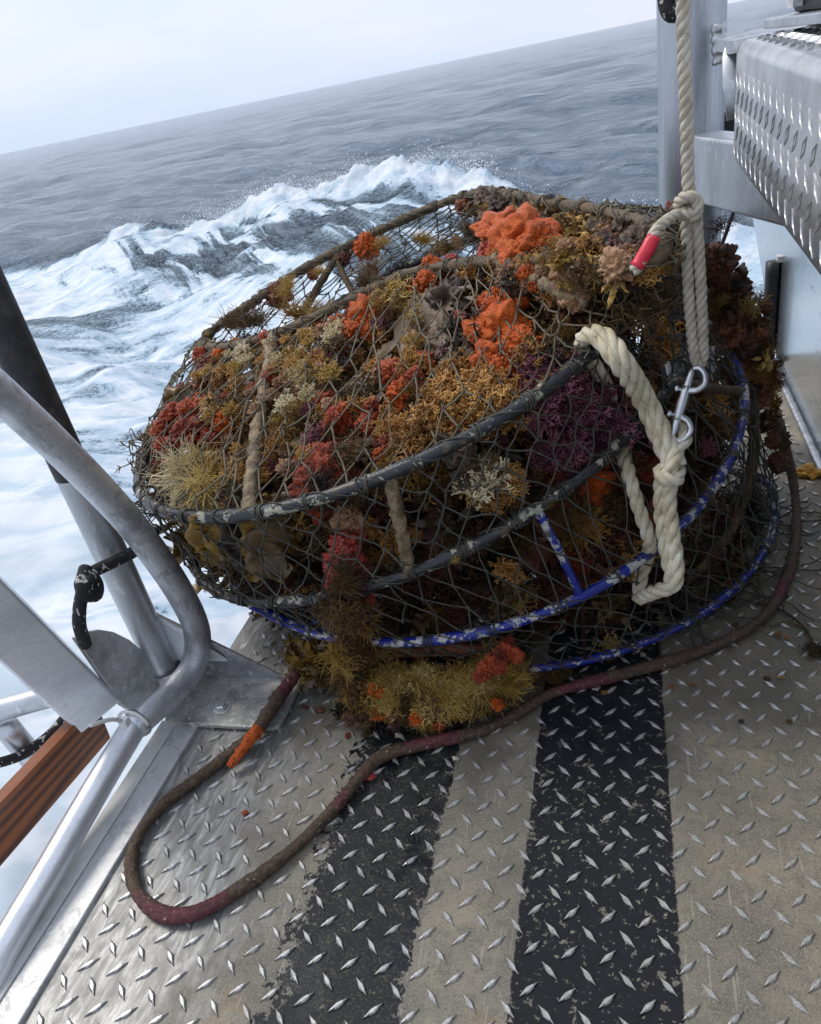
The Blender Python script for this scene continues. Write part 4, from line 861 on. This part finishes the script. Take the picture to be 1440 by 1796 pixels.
# sponges hanging from the back of the top hoop
for (px, r, mn) in (((641, 434), 20, 'orange'), ((497, 517), 21, 'rustred'), ((822, 372), 16, 'rustred'), ((600, 437), 12, 'rustred'), ((545, 470), 9, 'rustred')):
    p, k = ring_at(rF, (px[0], px[1] - 10)); p = p + np.array([0, -.01, -px[1] * 0 - .022]); put(upper, 'knob', mn, p, UP, 2 * r * mm(p))
for (px, sz) in (((650, 470), .05), ((640, 490), .045), ((505, 500), .05), ((560, 470), .03), ((740, 415), .04), ((780, 430), .05), ((670, 420), .035), ((520, 545), .06), ((440, 560), .07), ((410, 565), .06), ((560, 545), .05)):
    p = plane_pt(px) + (0, 0, -.01); put(upper, 'spiky', 'yb', p, UP + rng.normal(0, .3, 3), sz * 1.3)
# cream and tan showpieces
for (px, sz, key, mn) in (((335, 835), .11, 'spiky', 'cream'), ((350, 815), .07, 'spiky', 'yellow'), ((365, 855), .08, 'spiky', 'yellow'), ((330, 865), .06, 'spiky', 'cream'), ((862, 862), .115, 'coral', 'tan'), ((850, 850), .08, 'coral', 'cream'), ((530, 640), .09, 'coral', 'cream'), ((545, 660), .07, 'spiky', 'yb'), ((850, 690), .12, 'coral', 'tan'), ((830, 670), .09, 'coral', 'tan'), ((880, 705), .09, 'coral', 'tan'),
    ((1000, 720), .13, 'coral', 'purple'), ((1030, 740), .12, 'coral', 'purple'), ((970, 700), .1, 'coral', 'purple'), ((985, 785), .09, 'coral', 'purple'), ((1020, 690), .1, 'coral', 'purple'), ((1060, 760), .09, 'coral', 'purple'), ((930, 650), .06, 'coral', 'purple'), ((760, 735), .1, 'coral', 'tan'), ((700, 760), .1, 'coral', 'tan'), ((720, 640), .05, 'coral', 'peach' if 0 else 'tan'), ((1010, 930), .08, 'spiky', 'yb'), ((700, 520), .09, 'bush', 'yellow'), ((672, 535), .07, 'bush', 'yb')):
    if key == 'coral' and sz > .085:
        for t in range(7):
            q = (px[0] + random.gauss(0, sz * 190), px[1] + random.gauss(0, sz * 150)); p, n_ = at_skin(q, sz * .2 + random.uniform(0, .02)); put(upper, key, mn, p, to_eye(p) * .7 + UP * .5 + rng.normal(0, .3, 3), sz * random.uniform(.45, .65))
        continue
    p, n_ = at_skin(px, sz * .3); put(upper, key, mn, p, to_eye(p) * .7 + UP * .5, sz)
poly_c = [(850, 345), (1000, 352), (1130, 385), (1168, 440), (1125, 530), (1040, 540), (900, 480), (840, 440)]
c_ = 0
while c_ < 190:
    px = (random.uniform(840, 1170), random.uniform(345, 540))
    if not inside(px, poly_c) or any(((px[0] - h[0]) / h[2]) ** 2 + ((px[1] - h[1]) / h[3]) ** 2 < 1 for h in HOLES): continue
    c_ += 1; key, mn, s0 = KIND[random.choice('YYYYTTMDBPV' if px[0] < 1060 else 'YYMBZTYT')]
    if 1090 < px[0] < 1165 and 395 < px[1] < 500 and random.random() < .7: continue
    0; p = plane_pt(px); p[1] = min(max(p[1], 1.12), 1.9); s0 = min(s0, 1.2); p = p + (0, 0, -random.uniform(.01, .035)); put(upper, key, mn, p, UP + rng.normal(0, .5, 3), s0 * random.uniform(.025, .05))
# the sleeve of growth on the branch crossing the crown
P = [at_skin(q, -.01)[0] for q in ((870, 455), (900, 470), (940, 490), (985, 512), (1032, 530))]; P = resample(catmull(P, 6), .006)
MB().add(*tube(P, .010, 10, rough=.2, seed=8)).build('encrusted_branch', MT['crust_tan'], upper)
for t in range(26): q = P[random.randrange(len(P))] + rng.normal(0, .006, 3); put(upper, *random.choice([('knob', 'peach'), ('knob', 'orange'), ('coral', 'tan'), ('knob', 'peach'), ('bush', 'yb')]), q, to_eye(q) + rng.normal(0, .5, 3), random.uniform(.012, .026))
sponge((980, 508), 15, 'purple', 'knob', upper, .012)
# crown of weed at the top and the ridge to the right
for t in range(110):
    s = random.random(); px = np.array((840, 345)) * (1 - s) + np.array((1165, 420)) * s + rng.normal(0, 1, 2) * (14, 9); px[1] -= 26 * math.sin(s * 3) - 14
    p = plane_pt(px) + (0, 0, -.008); put(upper, random.choice(['bush', 'bush', 'leaf']), random.choice(['yb', 'yb', 'yb', 'maroon']) , p + (0, 0, -.012), UP + rng.normal(0, .5, 3), random.uniform(.03, .055))
for (px, r) in (((855, 352), 20), ((880, 362), 22), ((1090, 400), 18)):
    p = plane_pt(px); put(upper, 'blob', 'rock', p, UP, 2 * r * mm(p))
# wall of rust red growth on the right shoulder
def chain(par, pts, depth_y, n, kinds, sz, jit):
    C_ = catmull([Y(p, y) for p, y in zip(pts, depth_y)], 8)
    for t in range(n):
        c = C_[random.randrange(len(C_))] + rng.normal(0, jit, 3); key, mn = random.choice(kinds); put(par, key, mn, c, to_eye(c) * .4 + rng.normal(0, .6, 3) + UP * .3, random.uniform(*sz))
chain(upper, [(1190, 415), (1225, 450), (1250, 500), (1285, 530), (1310, 580), (1325, 625), (1330, 665)], [1.45, 1.5, 1.52, 1.52, 1.5, 1.5, 1.48], 170, [('blob', 'rustred'), ('knob', 'rustred'), ('bush', 'yb'), ('bush', 'dark'), ('bush', 'yb'), ('bush', 'tan'), ('bush', 'maroon'), ('leaf', 'yb')], (.022, .055), .018)
chain(upper, [(1270, 520), (1285, 570), (1300, 620), (1290, 650)], [1.5] * 4, 45, [('blob', 'rustred'), ('bush', 'yb'), ('bush', 'dark')], (.03, .06), .014)
chain(upper, [(1345, 660), (1345, 685), (1342, 705)], [1.52] * 3, 22, [('bush', 'yellow'), ('leaf', 'kelp')], (.025, .05), .010)
chain(lower, [(1345, 740), (1365, 780), (1375, 810)], [1.5, 1.48, 1.46], 10, [('knob', 'rustred'), ('bush', 'dark')], (.02, .04), .010)
# hanging column and the shaggy ledge of weed in front
def yshelf(px, z): return Z(px, z)
def cluster(par, pts, n, kinds, sz, jit, up=.4):
    C_ = catmull(np.array(pts), 8)
    for t in range(n):
        c = C_[random.randrange(len(C_))] + rng.normal(0, 1, 3) * jit; c[2] = max(c[2], .012); key, mn = random.choice(kinds); put(par, key, mn, c, to_eye(c) * .5 + rng.normal(0, .45, 3) + UP * up, random.uniform(*sz))
pb1 = ring_at(rB, (615, 1122))[0]; eye_off = to_eye(pb1) * .03
col = [ring_at(rC, (610, 1040))[0] + eye_off, pb1 + eye_off, Z((618, 1165), .10), Z((632, 1205), .06), Z((655, 1225), .04)]
cluster(lower, col, 95, [('bush', 'maroon'), ('bush', 'maroon'), ('bush', 'yb'), ('bush', 'dark'), ('spiky', 'yb')], (.04, .07), (.014, .012, .014))
ledge = [Z((660, 1215), .05), Z((720, 1225), .05), Z((790, 1230), .045), Z((840, 1218), .045), Z((880, 1190), .05)]
cluster(lower, ledge, 60, [('bush', 'dark'), ('bush', 'maroon'), ('bush', 'yb')], (.045, .07), (.014, .014, .010), .3)
cluster(lower, [q + (0, 0, .018) for q in ledge], 130, [('spiky', 'yellow'), ('bush', 'yellow'), ('bush', 'yellow'), ('bush', 'yb')], (.04, .065), (.014, .016, .010), .6)
cluster(lower, [Z((690, 1252), .02), Z((760, 1256), .02), Z((830, 1242), .02)], 34, [('bush', 'yb'), ('spiky', 'yellow'), ('bush', 'yellow'), ('bush', 'maroon')], (.035, .05), (.014, .007, .005), .3)
for (px, z, r, mn) in (((664, 1246), .05, 15, 'orange'), ((690, 1250), .04, 14, 'rustred'), ((655, 1210), .08, 11, 'orange'), ((668, 1215), .08, 9, 'orange'), ((730, 1258), .05, 12, 'orange'), ((770, 1272), .03, 9, 'red'), ((872, 1235), .06, 11, 'orange'), ((618, 1200), .08, 7, 'red'), ((645, 1050), .22, 13, 'pink'), ((600, 1050), .24, 14, 'pink'), ((655, 1060), .2, 9, 'peach')):
    p = Z(px, z); put(lower, 'knob', mn, p, to_eye(p), 2 * r * mm(p))
for (px, r) in (((850, 1175), 12), ((862, 1165), 13), ((872, 1155), 12), ((885, 1145), 13), ((890, 1130), 11), ((842, 1185), 10), ((905, 1150), 11), ((878, 1170), 9)):
    p = Z(px, .15); put(lower, 'knob', 'red', p, to_eye(p), 2 * r * mm(p) * 1.15)
MB().add(*tube(resample(catmull([Z((655, 1128), .10), Z((720, 1142), .09), Z((800, 1140), .08), Z((880, 1145), .075)], 6), .006), .011, 9, rough=.14, seed=5)).build('encrusted_branch', MT['rustred'], lower)
MB().add(*tube(resample(catmull([Y((1318, 700), 1.42), Y((1322, 790), 1.40), Z((1300, 890), .06), Z((1262, 960), .03), Z((1205, 1020), .02)], 8), .006), .0105, 9, rough=.16, seed=6)).build('encrusted_branch', MT['crust_rod'], lower)
for t in range(70):                                      # dark tangle under the blue hoop
    px = (random.uniform(640, 1330), 0); y0 = np.interp(px[0], [640, 900, 1100, 1250, 1330], [1150, 1130, 1060, 960, 860]); p = Z((px[0], y0 + random.uniform(-50, 25)), random.uniform(.01, .05)); put(lower, random.choice(['bush', 'leaf', 'bush']), random.choice(['dark', 'dark', 'maroon']), p, UP + rng.normal(0, .4, 3), random.uniform(.05, .09))
for (px, sz, mn) in (((1070, 1135), .05, 'yellow'), ((1060, 1150), .03, 'yb'), ((970, 1190), .05, 'yb'), ((990, 1180), .035, 'dark'), ((940, 1195), .04, 'dark')):
    p = Z(px, .012); put(lower, 'bush', mn, p, UP, sz)
def heap():                                              # slack net lying in a heap inside the bottom hoop
    g = np.random.default_rng(12); mb = MB()
    for t in range(170):
        c = Z((g.uniform(1120, 1345), 0 + g.uniform(880, 1080)), .01)
        if np.hypot(c[0] + .25, c[1] - 1.45) > .53: continue
        a = g.uniform(0, 6.28); P = [c]
        for k in range(5): a += g.normal(0, .6); P.append(P[-1] + np.array([math.cos(a), math.sin(a), 0]) * .025 + (0, 0, g.normal(0, .006)))
        P = np.array(P); P[:, 2] = np.clip(P[:, 2], .005, .05); mb.add(*tube(catmull(P, 3), .0017, 4, cap=False))
    return mb.build('netting', MT['twine_dark'], lower)
heap()
for t in range(60):
    c = Z((random.uniform(1120, 1340), random.uniform(880, 1075)), .015)
    if np.hypot(c[0] + .25, c[1] - 1.45) < .50: put(lower, random.choice(['bush', 'leaf']), random.choice(['dark', 'dark', 'maroon']), c, UP + rng.normal(0, .4, 3), random.uniform(.03, .06))
# short growth along the hoops and twine
for R, par, cols, n in ((rF, upper, ['yb', 'yb', 'dark', 'maroon'], 120), (rD, upper, ['dark', 'yb'], 45), (rC, lower, ['dark', 'yb'], 40)):
    for t in range(n):
        k = random.randrange(NR); p = R[k] + rng.normal(0, .004, 3); put(par, 'bush', random.choice(cols), p, rng.normal(0, 1, 3) + UP * .2, random.uniform(.012, .024))
for t in range(NR):
    q = proj(rF[t:t + 1])[0]
    if 850 < q[0] < 1085 and t > NR // 2:
        for z in range(3): p = rF[t] + rng.normal(0, .012, 3) - (0, 0, .008); put(upper, *random.choice([('bush', 'yb'), ('bush', 'yb'), ('coral', 'tan'), ('bush', 'maroon'), ('knob', 'peach'), ('leaf', 'yb')]), p, to_eye(p) + UP * .5 + rng.normal(0, .4, 3), random.uniform(.02, .045))
# drips of growth on the net strands below the top hoop, left
for t in range(70):
    px = (random.uniform(345, 600), 0); y0 = np.interp(px[0], [345, 460, 600], [640, 605, 560]); k = skin((px[0], y0 + abs(random.gauss(0, 60))), -.003)
    if k is None: continue
    if random.random() < .4: put(upper, 'knob', 'peach', k[0], k[1], random.uniform(.010, .022))
    else: put(upper, 'coral', random.choice(['tan', 'yb', 'cream']), k[0], k[1], random.uniform(.02, .045))
# kelp blades
def blade(name, pts, wds, par, mat='kelp', nrm=None, seed=0, th=.0012):
    P = resample(catmull(pts, 8), .006); T, U, V = frames(P); g = np.random.default_rng(seed); n = len(P); wv = np.interp(np.linspace(0, 1, n), np.linspace(0, 1, len(wds)), wds); vv = []; ff = []
    for i in range(n):
        toe = to_eye(P[i]); s = np.cross(T[i], toe); s /= np.linalg.norm(s)
        for k in range(7):
            t = k / 6. * 2 - 1; vv.append(P[i] + s * wv[i] * t * (1 + .12 * math.sin(i * .8 + k)) + toe * (.008 * math.sin(i * .55 + t * 2.3 + seed) * abs(t) + .004 * g.normal()))
    for i in range(n - 1):
        for k in range(6): ff.append((i * 7 + k, i * 7 + k + 1, i * 7 + 8 + k, i * 7 + 7 + k))
    o = obj(name, mesh(name, vv, ff, MT[mat]), par); sm = o.modifiers.new('thickness', 'SOLIDIFY'); sm.thickness = th; return o
S_ = lambda px, lift=0.: at_skin(px, -lift)[0]
def edge_pt(px): return Y(px, 1.25)
blade('kelp_blade', [edge_pt((288, 690)), edge_pt((310, 697)), edge_pt((340, 692))], [.016, .020, .016], upper, seed=1)
blade('kelp_blade', [edge_pt((268, 745)), edge_pt((259, 770)), edge_pt((266, 800)), edge_pt((300, 822))], [.008, .010, .012, .008], upper, seed=2)
blade('kelp_blade', [S_((360, 905), .01), S_((358, 935), .02), S_((372, 965), .02), S_((366, 995), .02)], [.020, .026, .022, .006], upper, seed=3)
for (a, b, c, s) in (((415, 900), (425, 950), (440, 1010), 4), ((445, 905), (455, 960), (440, 1020), 5), ((480, 900), (475, 960), (490, 1010), 6), ((400, 920), (395, 950), (405, 985), 7), ((455, 930), (470, 980), (505, 1010), 8)):
    blade('kelp_blade', [S_(a, -.02), S_(b, -.015), S_(c, .0)], [.018, .034, .012], upper, 'kelp' if s % 2 else 'dark', seed=s)
# ================================================================== ROPES
# heavy white bridle of three-strand rope
bd = empty('bridle_rope', (0, 0, 0), 'thick white three strand rope bridle tied around the pot hoops', 'rope')
pC = ring_at(rC, (1100, 770))[0]; pD = ring_at(rD, (1030, 622))[0]; pBb = ring_at(rB, (1140, 975))[0]
def near(px, d): v = ray(px); v = v / np.linalg.norm(v); return EYE + v * d
dD = np.linalg.norm(pD - EYE); dC = np.linalg.norm(pC - EYE); dB = np.linalg.norm(pBb - EYE)
KN = near((1178, 822), dC - .05)
front = [near((1020, 602), dD + .01), near((1028, 588), dD - .02), near((1052, 596), dD - .035), near((1085, 640), dD - .05), near((1125, 705), dC - .055), near((1155, 770), dC - .055), KN]
rope3(front, .0108, .075).build('strand_pair', MT['rope_white'], bd)
rope3([p + np.array([.010, 0, .004]) + to_eye(p) * .008 for p in front[1:]], .0098, .075).build('strand_pair', MT['rope_white'], bd)
d2 = dC - .05
downa = [near((1172, 815), d2 - .01), near((1160, 850), d2), near((1160, 900), d2 + .005), near((1168, 960), d2 + .01), near((1178, 1010), d2 + .015), near((1172, 1030), d2 + .03), near((1148, 1038), d2 + .05), near((1120, 1050), dB + .02)]
downb = [near((1176, 845), d2 - .004), near((1173, 880), d2), near((1180, 940), d2 + .005), near((1186, 990), d2 + .01), near((1184, 1022), d2 + .02), near((1165, 1034), d2 + .05)]
rope3(downa, .0102, .066).build('hanging_part', MT['rope_white'], bd); rope3(downb, .0102, .066).build('hanging_part', MT['rope_white'], bd)
back = [near((1022, 604), dD + .015), near((1045, 645), dD + .02), near((1068, 690), dC + .05), near((1078, 740), dC + .05), near((1090, 785), dC + .03), near((1102, 830), dC - .0), near((1120, 890), dC - .0), near((1138, 945), dC + .01), near((1136, 975), dB + .02), near((1125, 1010), dB + .03), near((1120, 1045), dB + .02)]
rope3(back, .0100, .066).build('back_part', MT['rope_white'], bd)
kl = [near((1168, 840), d2 - .012), near((1178, 815), d2 - .02), near((1188, 790), d2 - .012), near((1202, 768), d2 - .004), near((1196, 752), d2 + .012), near((1182, 760), d2 + .014), near((1176, 790), d2 + .004), near((1190, 828), d2 - .006), near((1184, 842), d2 - .02), near((1162, 836), d2 - .022), near((1158, 822), d2 + .0)]
rope3(kl, .0095, .07).build('knot', MT['rope_white'], bd)
# hoist line with its knot, doubled below
hr = empty('hoist_rope', (0, 0, 0), 'cream twisted rope hanging straight down beside the post, red tape on its tail', 'rope')
yh = 1.02; HH = lambda px, dy=0.: Y(px, yh + dy)
h_top = HH((1198, -60)); rope3([h_top + (-.004, 0, 1.3), h_top + (-.002, 0, .6), h_top, HH((1199, 60)), HH((1203, 180)), HH((1206, 280)), HH((1208, 345))], .0074, .035).build('standing_part', MT['rope_cream'], hr)
rope3([HH((1208, 350)), HH((1205, 400)), HH((1206, 480)), HH((1211, 560)), HH((1217, 615)), HH((1224, 640), -.004), HH((1233, 628), .004), HH((1232, 580)), HH((1229, 500)), HH((1224, 420)), HH((1219, 360))], .0070, .034).build('bight', MT['rope_cream'], hr)
rope3([HH((1213, 385), -.012), HH((1224, 368), -.016), HH((1222, 350), -.012), HH((1205, 345), -.016), HH((1192, 352), -.006), HH((1192, 366), .004), HH((1208, 374), -.016), HH((1222, 384), .0), HH((1214, 396), .012), HH((1202, 384), .012), HH((1202, 362), .0), HH((1214, 342), .008)], .0068, .034).build('knot', MT['rope_cream'], hr)
rope3([HH((1205, 378), -.01), HH((1190, 376), -.012), HH((1168, 388), -.03), HH((1150, 406), -.05), HH((1141, 424), -.06), HH((1120, 466), -.07), HH((1111, 475), -.07)], .0068, .034).build('tail', MT['rope_cream'], hr)
MB().add(*tube(resample(catmull([HH((1146, 416), -.056), HH((1136, 436), -.063), HH((1125, 455), -.067), HH((1115, 469), -.07)], 6), .004), .0083, 14, rough=.04)).build('red_tape', MT['red_tape'], hr)
# double ended bolt snap
sn = empty('bolt_snap', (0, 0, 0), 'polished steel double ended bolt snap joining the cream rope and white bridle', 'bolt snap')
A_, B_ = HH((1214, 646), -.012), near((1178, 768), d2 - .012); ax = (B_ - A_); Ls = np.linalg.norm(ax); ax /= Ls; vd = -to_eye((A_ + B_) / 2); rt = np.cross(vd, ax); rt /= np.linalg.norm(rt)
rt = rt if rt.dot(M_ @ np.array([1., 0, 0])) > 0 else -rt
prf = [(0, .0030), (.08, .0036), (.2, .0042), (.35, .0055), (.5, .0062), (.65, .0055), (.8, .0042), (.92, .0036), (1, .0030)]
MB().add(*tube(np.array([A_ + ax * Ls * t for t, _ in prf]), [r * 1.12 for _, r in prf], 14)).build('body', MT['chrome'], sn)
def hook(end, sgn, h=.034):
    base = end + ax * sgn * .030; P = catmull([base, base + rt * .006 - ax * sgn * .001, base + rt * .015 - ax * sgn * .005, base + rt * .0205 - ax * sgn * .015, base + rt * .016 - ax * sgn * .027, base + rt * .008 - ax * sgn * .032, base + rt * .001 - ax * sgn * .030], 6)
    n = len(P); MB().add(*tube(P, np.linspace(.0048, .0030, n), 12)).build('hook', MT['chrome'], sn)
    k = end + ax * sgn * .030; MB().add(*tube(np.array([k - rt * .002, k - rt * .009, k - rt * .0105, k - rt * .013, k - rt * .0145]), [.0024, .0024, .0046, .0046, .002], 12)).build('thumb_knob', MT['chrome'], sn)
    MB().add(*tube(np.array([end + ax * sgn * .04, end + ax * sgn * .024]), .0058, 14)).build('collar', MT['chrome'], sn)
hook(A_, 1); hook(B_, -1)
# black rope loop on the post
lp = MB().add(*tube(resample(catmull([Y((1170, -40), 1.665), Y((1166, -5), 1.66), Y((1172, 20), 1.655), Y((1184, 26), 1.655), Y((1190, 5), 1.66), Y((1192, -40), 1.665)], 8), .004), .013, 12)).build('rope_loop', MT['fleck']); tag(lp, 'black rope loop with pale flecks hanging at the top of the post', 'rope')
# fouled brown rope looping over the deck
dk = [(Y((1318, 640), 1.62)), Y((1345, 690), 1.6), Y((1372, 760), 1.52), Z((1392, 850), .05), Z((1397, 920), .014), Z((1385, 1000), .0115), Z((1345, 1075), .0115), Z((1290, 1115), .0115), Z((1200, 1152), .0115), Z((1080, 1185), .013), Z((970, 1215), .013), Z((900, 1255), .0115), Z((840, 1282), .0115), Z((740, 1306), .0115), Z((670, 1326), .0115), Z((630, 1365), .0115), Z((580, 1425), .0115), Z((510, 1492), .0115), Z((430, 1552), .0115), Z((350, 1598), .0115), Z((290, 1604), .0115), Z((245, 1572), .0115), Z((230, 1522), .0115), Z((242, 1468), .0115), Z((285, 1412), .0115), Z((345, 1366), .0115), Z((398, 1326), .0115), Z((440, 1292), .018), Z((480, 1240), .024), Z((508, 1200), .03), Z((535, 1165), .045), Z((575, 1140), .06)]
P = resample(catmull(dk, 10), .0045); k = np.arange(len(P)); rr = .0093 * (1 + .10 * np.sin(k * .07) + .06 * np.sin(k * .23 + 1))
fo = MB().add(*tube(P, rr, 12, rough=.055, seed=2)).build('fouled_rope', MT['fouled']); tag(fo, 'long brown fouled rope looping across the tread plate deck', 'rope')
for q in range(3): pass
# stiff red and orange stalk lying over the rope
stt = empty('sponge_stalk', (0, 0, 0), 'red stalk with a bright orange tip lying over the rope beside the bracket', 'stalk')
P = resample(catmull([Z((520, 1180), .052), Z((500, 1205), .045), Z((478, 1238), .040), Z((455, 1275), .032), Z((432, 1305), .026), Z((415, 1328), .022), Z((402, 1345), .016)], 8), .005); n = len(P)
MB().add(*tube(P[:int(n * .62)], .0105, 10, rough=.12, seed=3)).build('stem', MT['fouled'], stt); MB().add(*tube(P[int(n * .60):], np.linspace(.0115, .006, n - int(n * .60)), 10, rough=.13, seed=4)).build('tip', MT['orange'], stt)
kc = empty('kelp_holdfast', (0, 0, 0), 'olive yellow kelp clump between the bracket and the lower pot', 'kelp')
for (px, z, s, key, mn) in (((545, 1150), .05, .09, 'leaf', 'kelp'), ((525, 1165), .05, .07, 'bush', 'yb'), ((560, 1165), .04, .08, 'leaf', 'kelp'), ((535, 1180), .035, .07, 'bush', 'yellow'), ((575, 1185), .03, .07, 'leaf', 'dark'), ((515, 1140), .06, .05, 'leaf', 'kelp'), ((590, 1200), .02, .06, 'bush', 'dark'), ((600, 1255), .012, .05, 'leaf', 'dark'), ((625, 1262), .012, .05, 'leaf', 'maroon'), ((545, 1185), .03, .06, 'bush', 'yb')): put(kc, key, mn, Z(px, z), UP + rng.normal(0, .3, 3), s)
blade('kelp_blade', [Z((500, 1132), .055), Z((530, 1140), .065), Z((560, 1142), .06)], [.012, .018, .010], kc, seed=12)
# twig with a tuft at its end
tw = empty('weed_twig', (0, 0, 0), 'thin dark seaweed twig curving over the deck to a small brown tuft', 'seaweed')
MB().add(*tube(resample(catmull([Z((1250, 1045), .004), Z((1310, 1052), .004), Z((1370, 1070), .004), Z((1410, 1100), .005), Z((1432, 1140), .006)], 8), .006), .0022, 6, rough=.1)).build('stem', MT['dark'], tw)
MB().add(*tube(resample(catmull([Z((1350, 1098), .004), Z((1385, 1090), .004), Z((1418, 1105), .005)], 6), .006), .0018, 6, rough=.1)).build('side_stem', MT['dark'], tw)
MB().add(*tube(resample(catmull([Z((1240, 1062), .004), Z((1275, 1060), .006), Z((1300, 1045), .010)], 6), .006), .0018, 6, rough=.1)).build('side_stem', MT['dark'], tw)
for q in range(4): put(tw, 'bush', random.choice(['yb', 'dark', 'maroon']), Z((1424 + q * 5, 1140 + 5 * (q % 2)), .005), UP, .035)
ye = empty('yellow_sponge', (0, 0, 0), 'lone amber yellow sponge lump on the deck against the weld bead', 'sponge')
for (px, s) in (((1408, 828), .030), ((1420, 826), .034), ((1428, 830), .026)): put(ye, 'blob', 'peach' if 0 else 'orange', Z(px, .008), UP, s, (1, 1, .7))
for o in ye.children: o.data = o.data.copy(); o.data.materials[0] = organic('amber_sponge', [(.32, .14, .01), (.45, .22, .02), (.5, .3, .05)], 60, .4, .6, 300, .002, 0)
# scraps on the deck
def scrap(px, key, mn, s, label, grp, cat): 
    name, m = PROTO[key, mn][random.randrange(len(PROTO[key, mn]))]; o = obj({'seaweed': 'weed_scrap', 'shell': 'shell_bit'}[cat], m); p = Z(px, .003 + s * .05); s *= .75; o.location = p; o.scale = (s, s * .7, s * .3); o.rotation_euler = (rng.normal(0, .2), rng.normal(0, .2), random.uniform(0, 6.28)); tag(o, label, cat, grp)
for (px, mn, s) in (((562, 1245), 'rustred', .02), ((535, 1240), 'rustred', .016), ((610, 1290), 'red', .014), ((650, 1362), 'pink', .018), ((1178, 1205), 'rustred', .012), ((1345, 1190), 'rustred', .014), ((1300, 1265), 'rustred', .012), ((430, 1425), 'red', .012)):
    scrap(px, 'knob', mn, s, 'small red sponge scrap dropped on the deck', 'red sponge scraps', 'seaweed')
for (px, mn, s) in (((1365, 1112), 'tan', .022), ((1380, 1118), 'tan', .018), ((1290, 1095), 'yb', .02), ((1385, 1265), 'yb', .016), ((1215, 1200), 'tan', .016), ((1390, 1010), 'tan', .018), ((1330, 940), 'tan', .016), ((1405, 960), 'yb', .018), ((640, 1290), 'yb', .02), ((1180, 1155), 'yb', .014), ((1370, 1188), 'tan', .014), ((1060, 1215), 'yb', .018)):
    scrap(px, 'coral', mn, s, 'tiny brown weed scrap lying on the deck', 'brown weed scraps', 'seaweed')
MT['cream']; 
for (px, s) in (((1128, 1148), .010), ((1205, 1095), .009), ((1240, 1075), .010), ((1160, 1120), .008), ((800, 1330), .010), ((1345, 985), .009), ((1240, 1060), .008), ((700, 1290), .012), ((1045, 1205), .014)):
    name, m = PROTO['blob', 'peach'][0]; 
    if 'shellm' not in globals(): shellm = m.copy(); shellm.materials[0] = MT['shell']
    o = obj('shell_bit', shellm); o.location = Z(px, .003); o.scale = (s, s * .7, s * .35); o.rotation_euler = (0, 0, random.uniform(0, 6.28)); tag(o, 'pale shell fragment lying on the deck', 'shell', 'pale shell fragments')
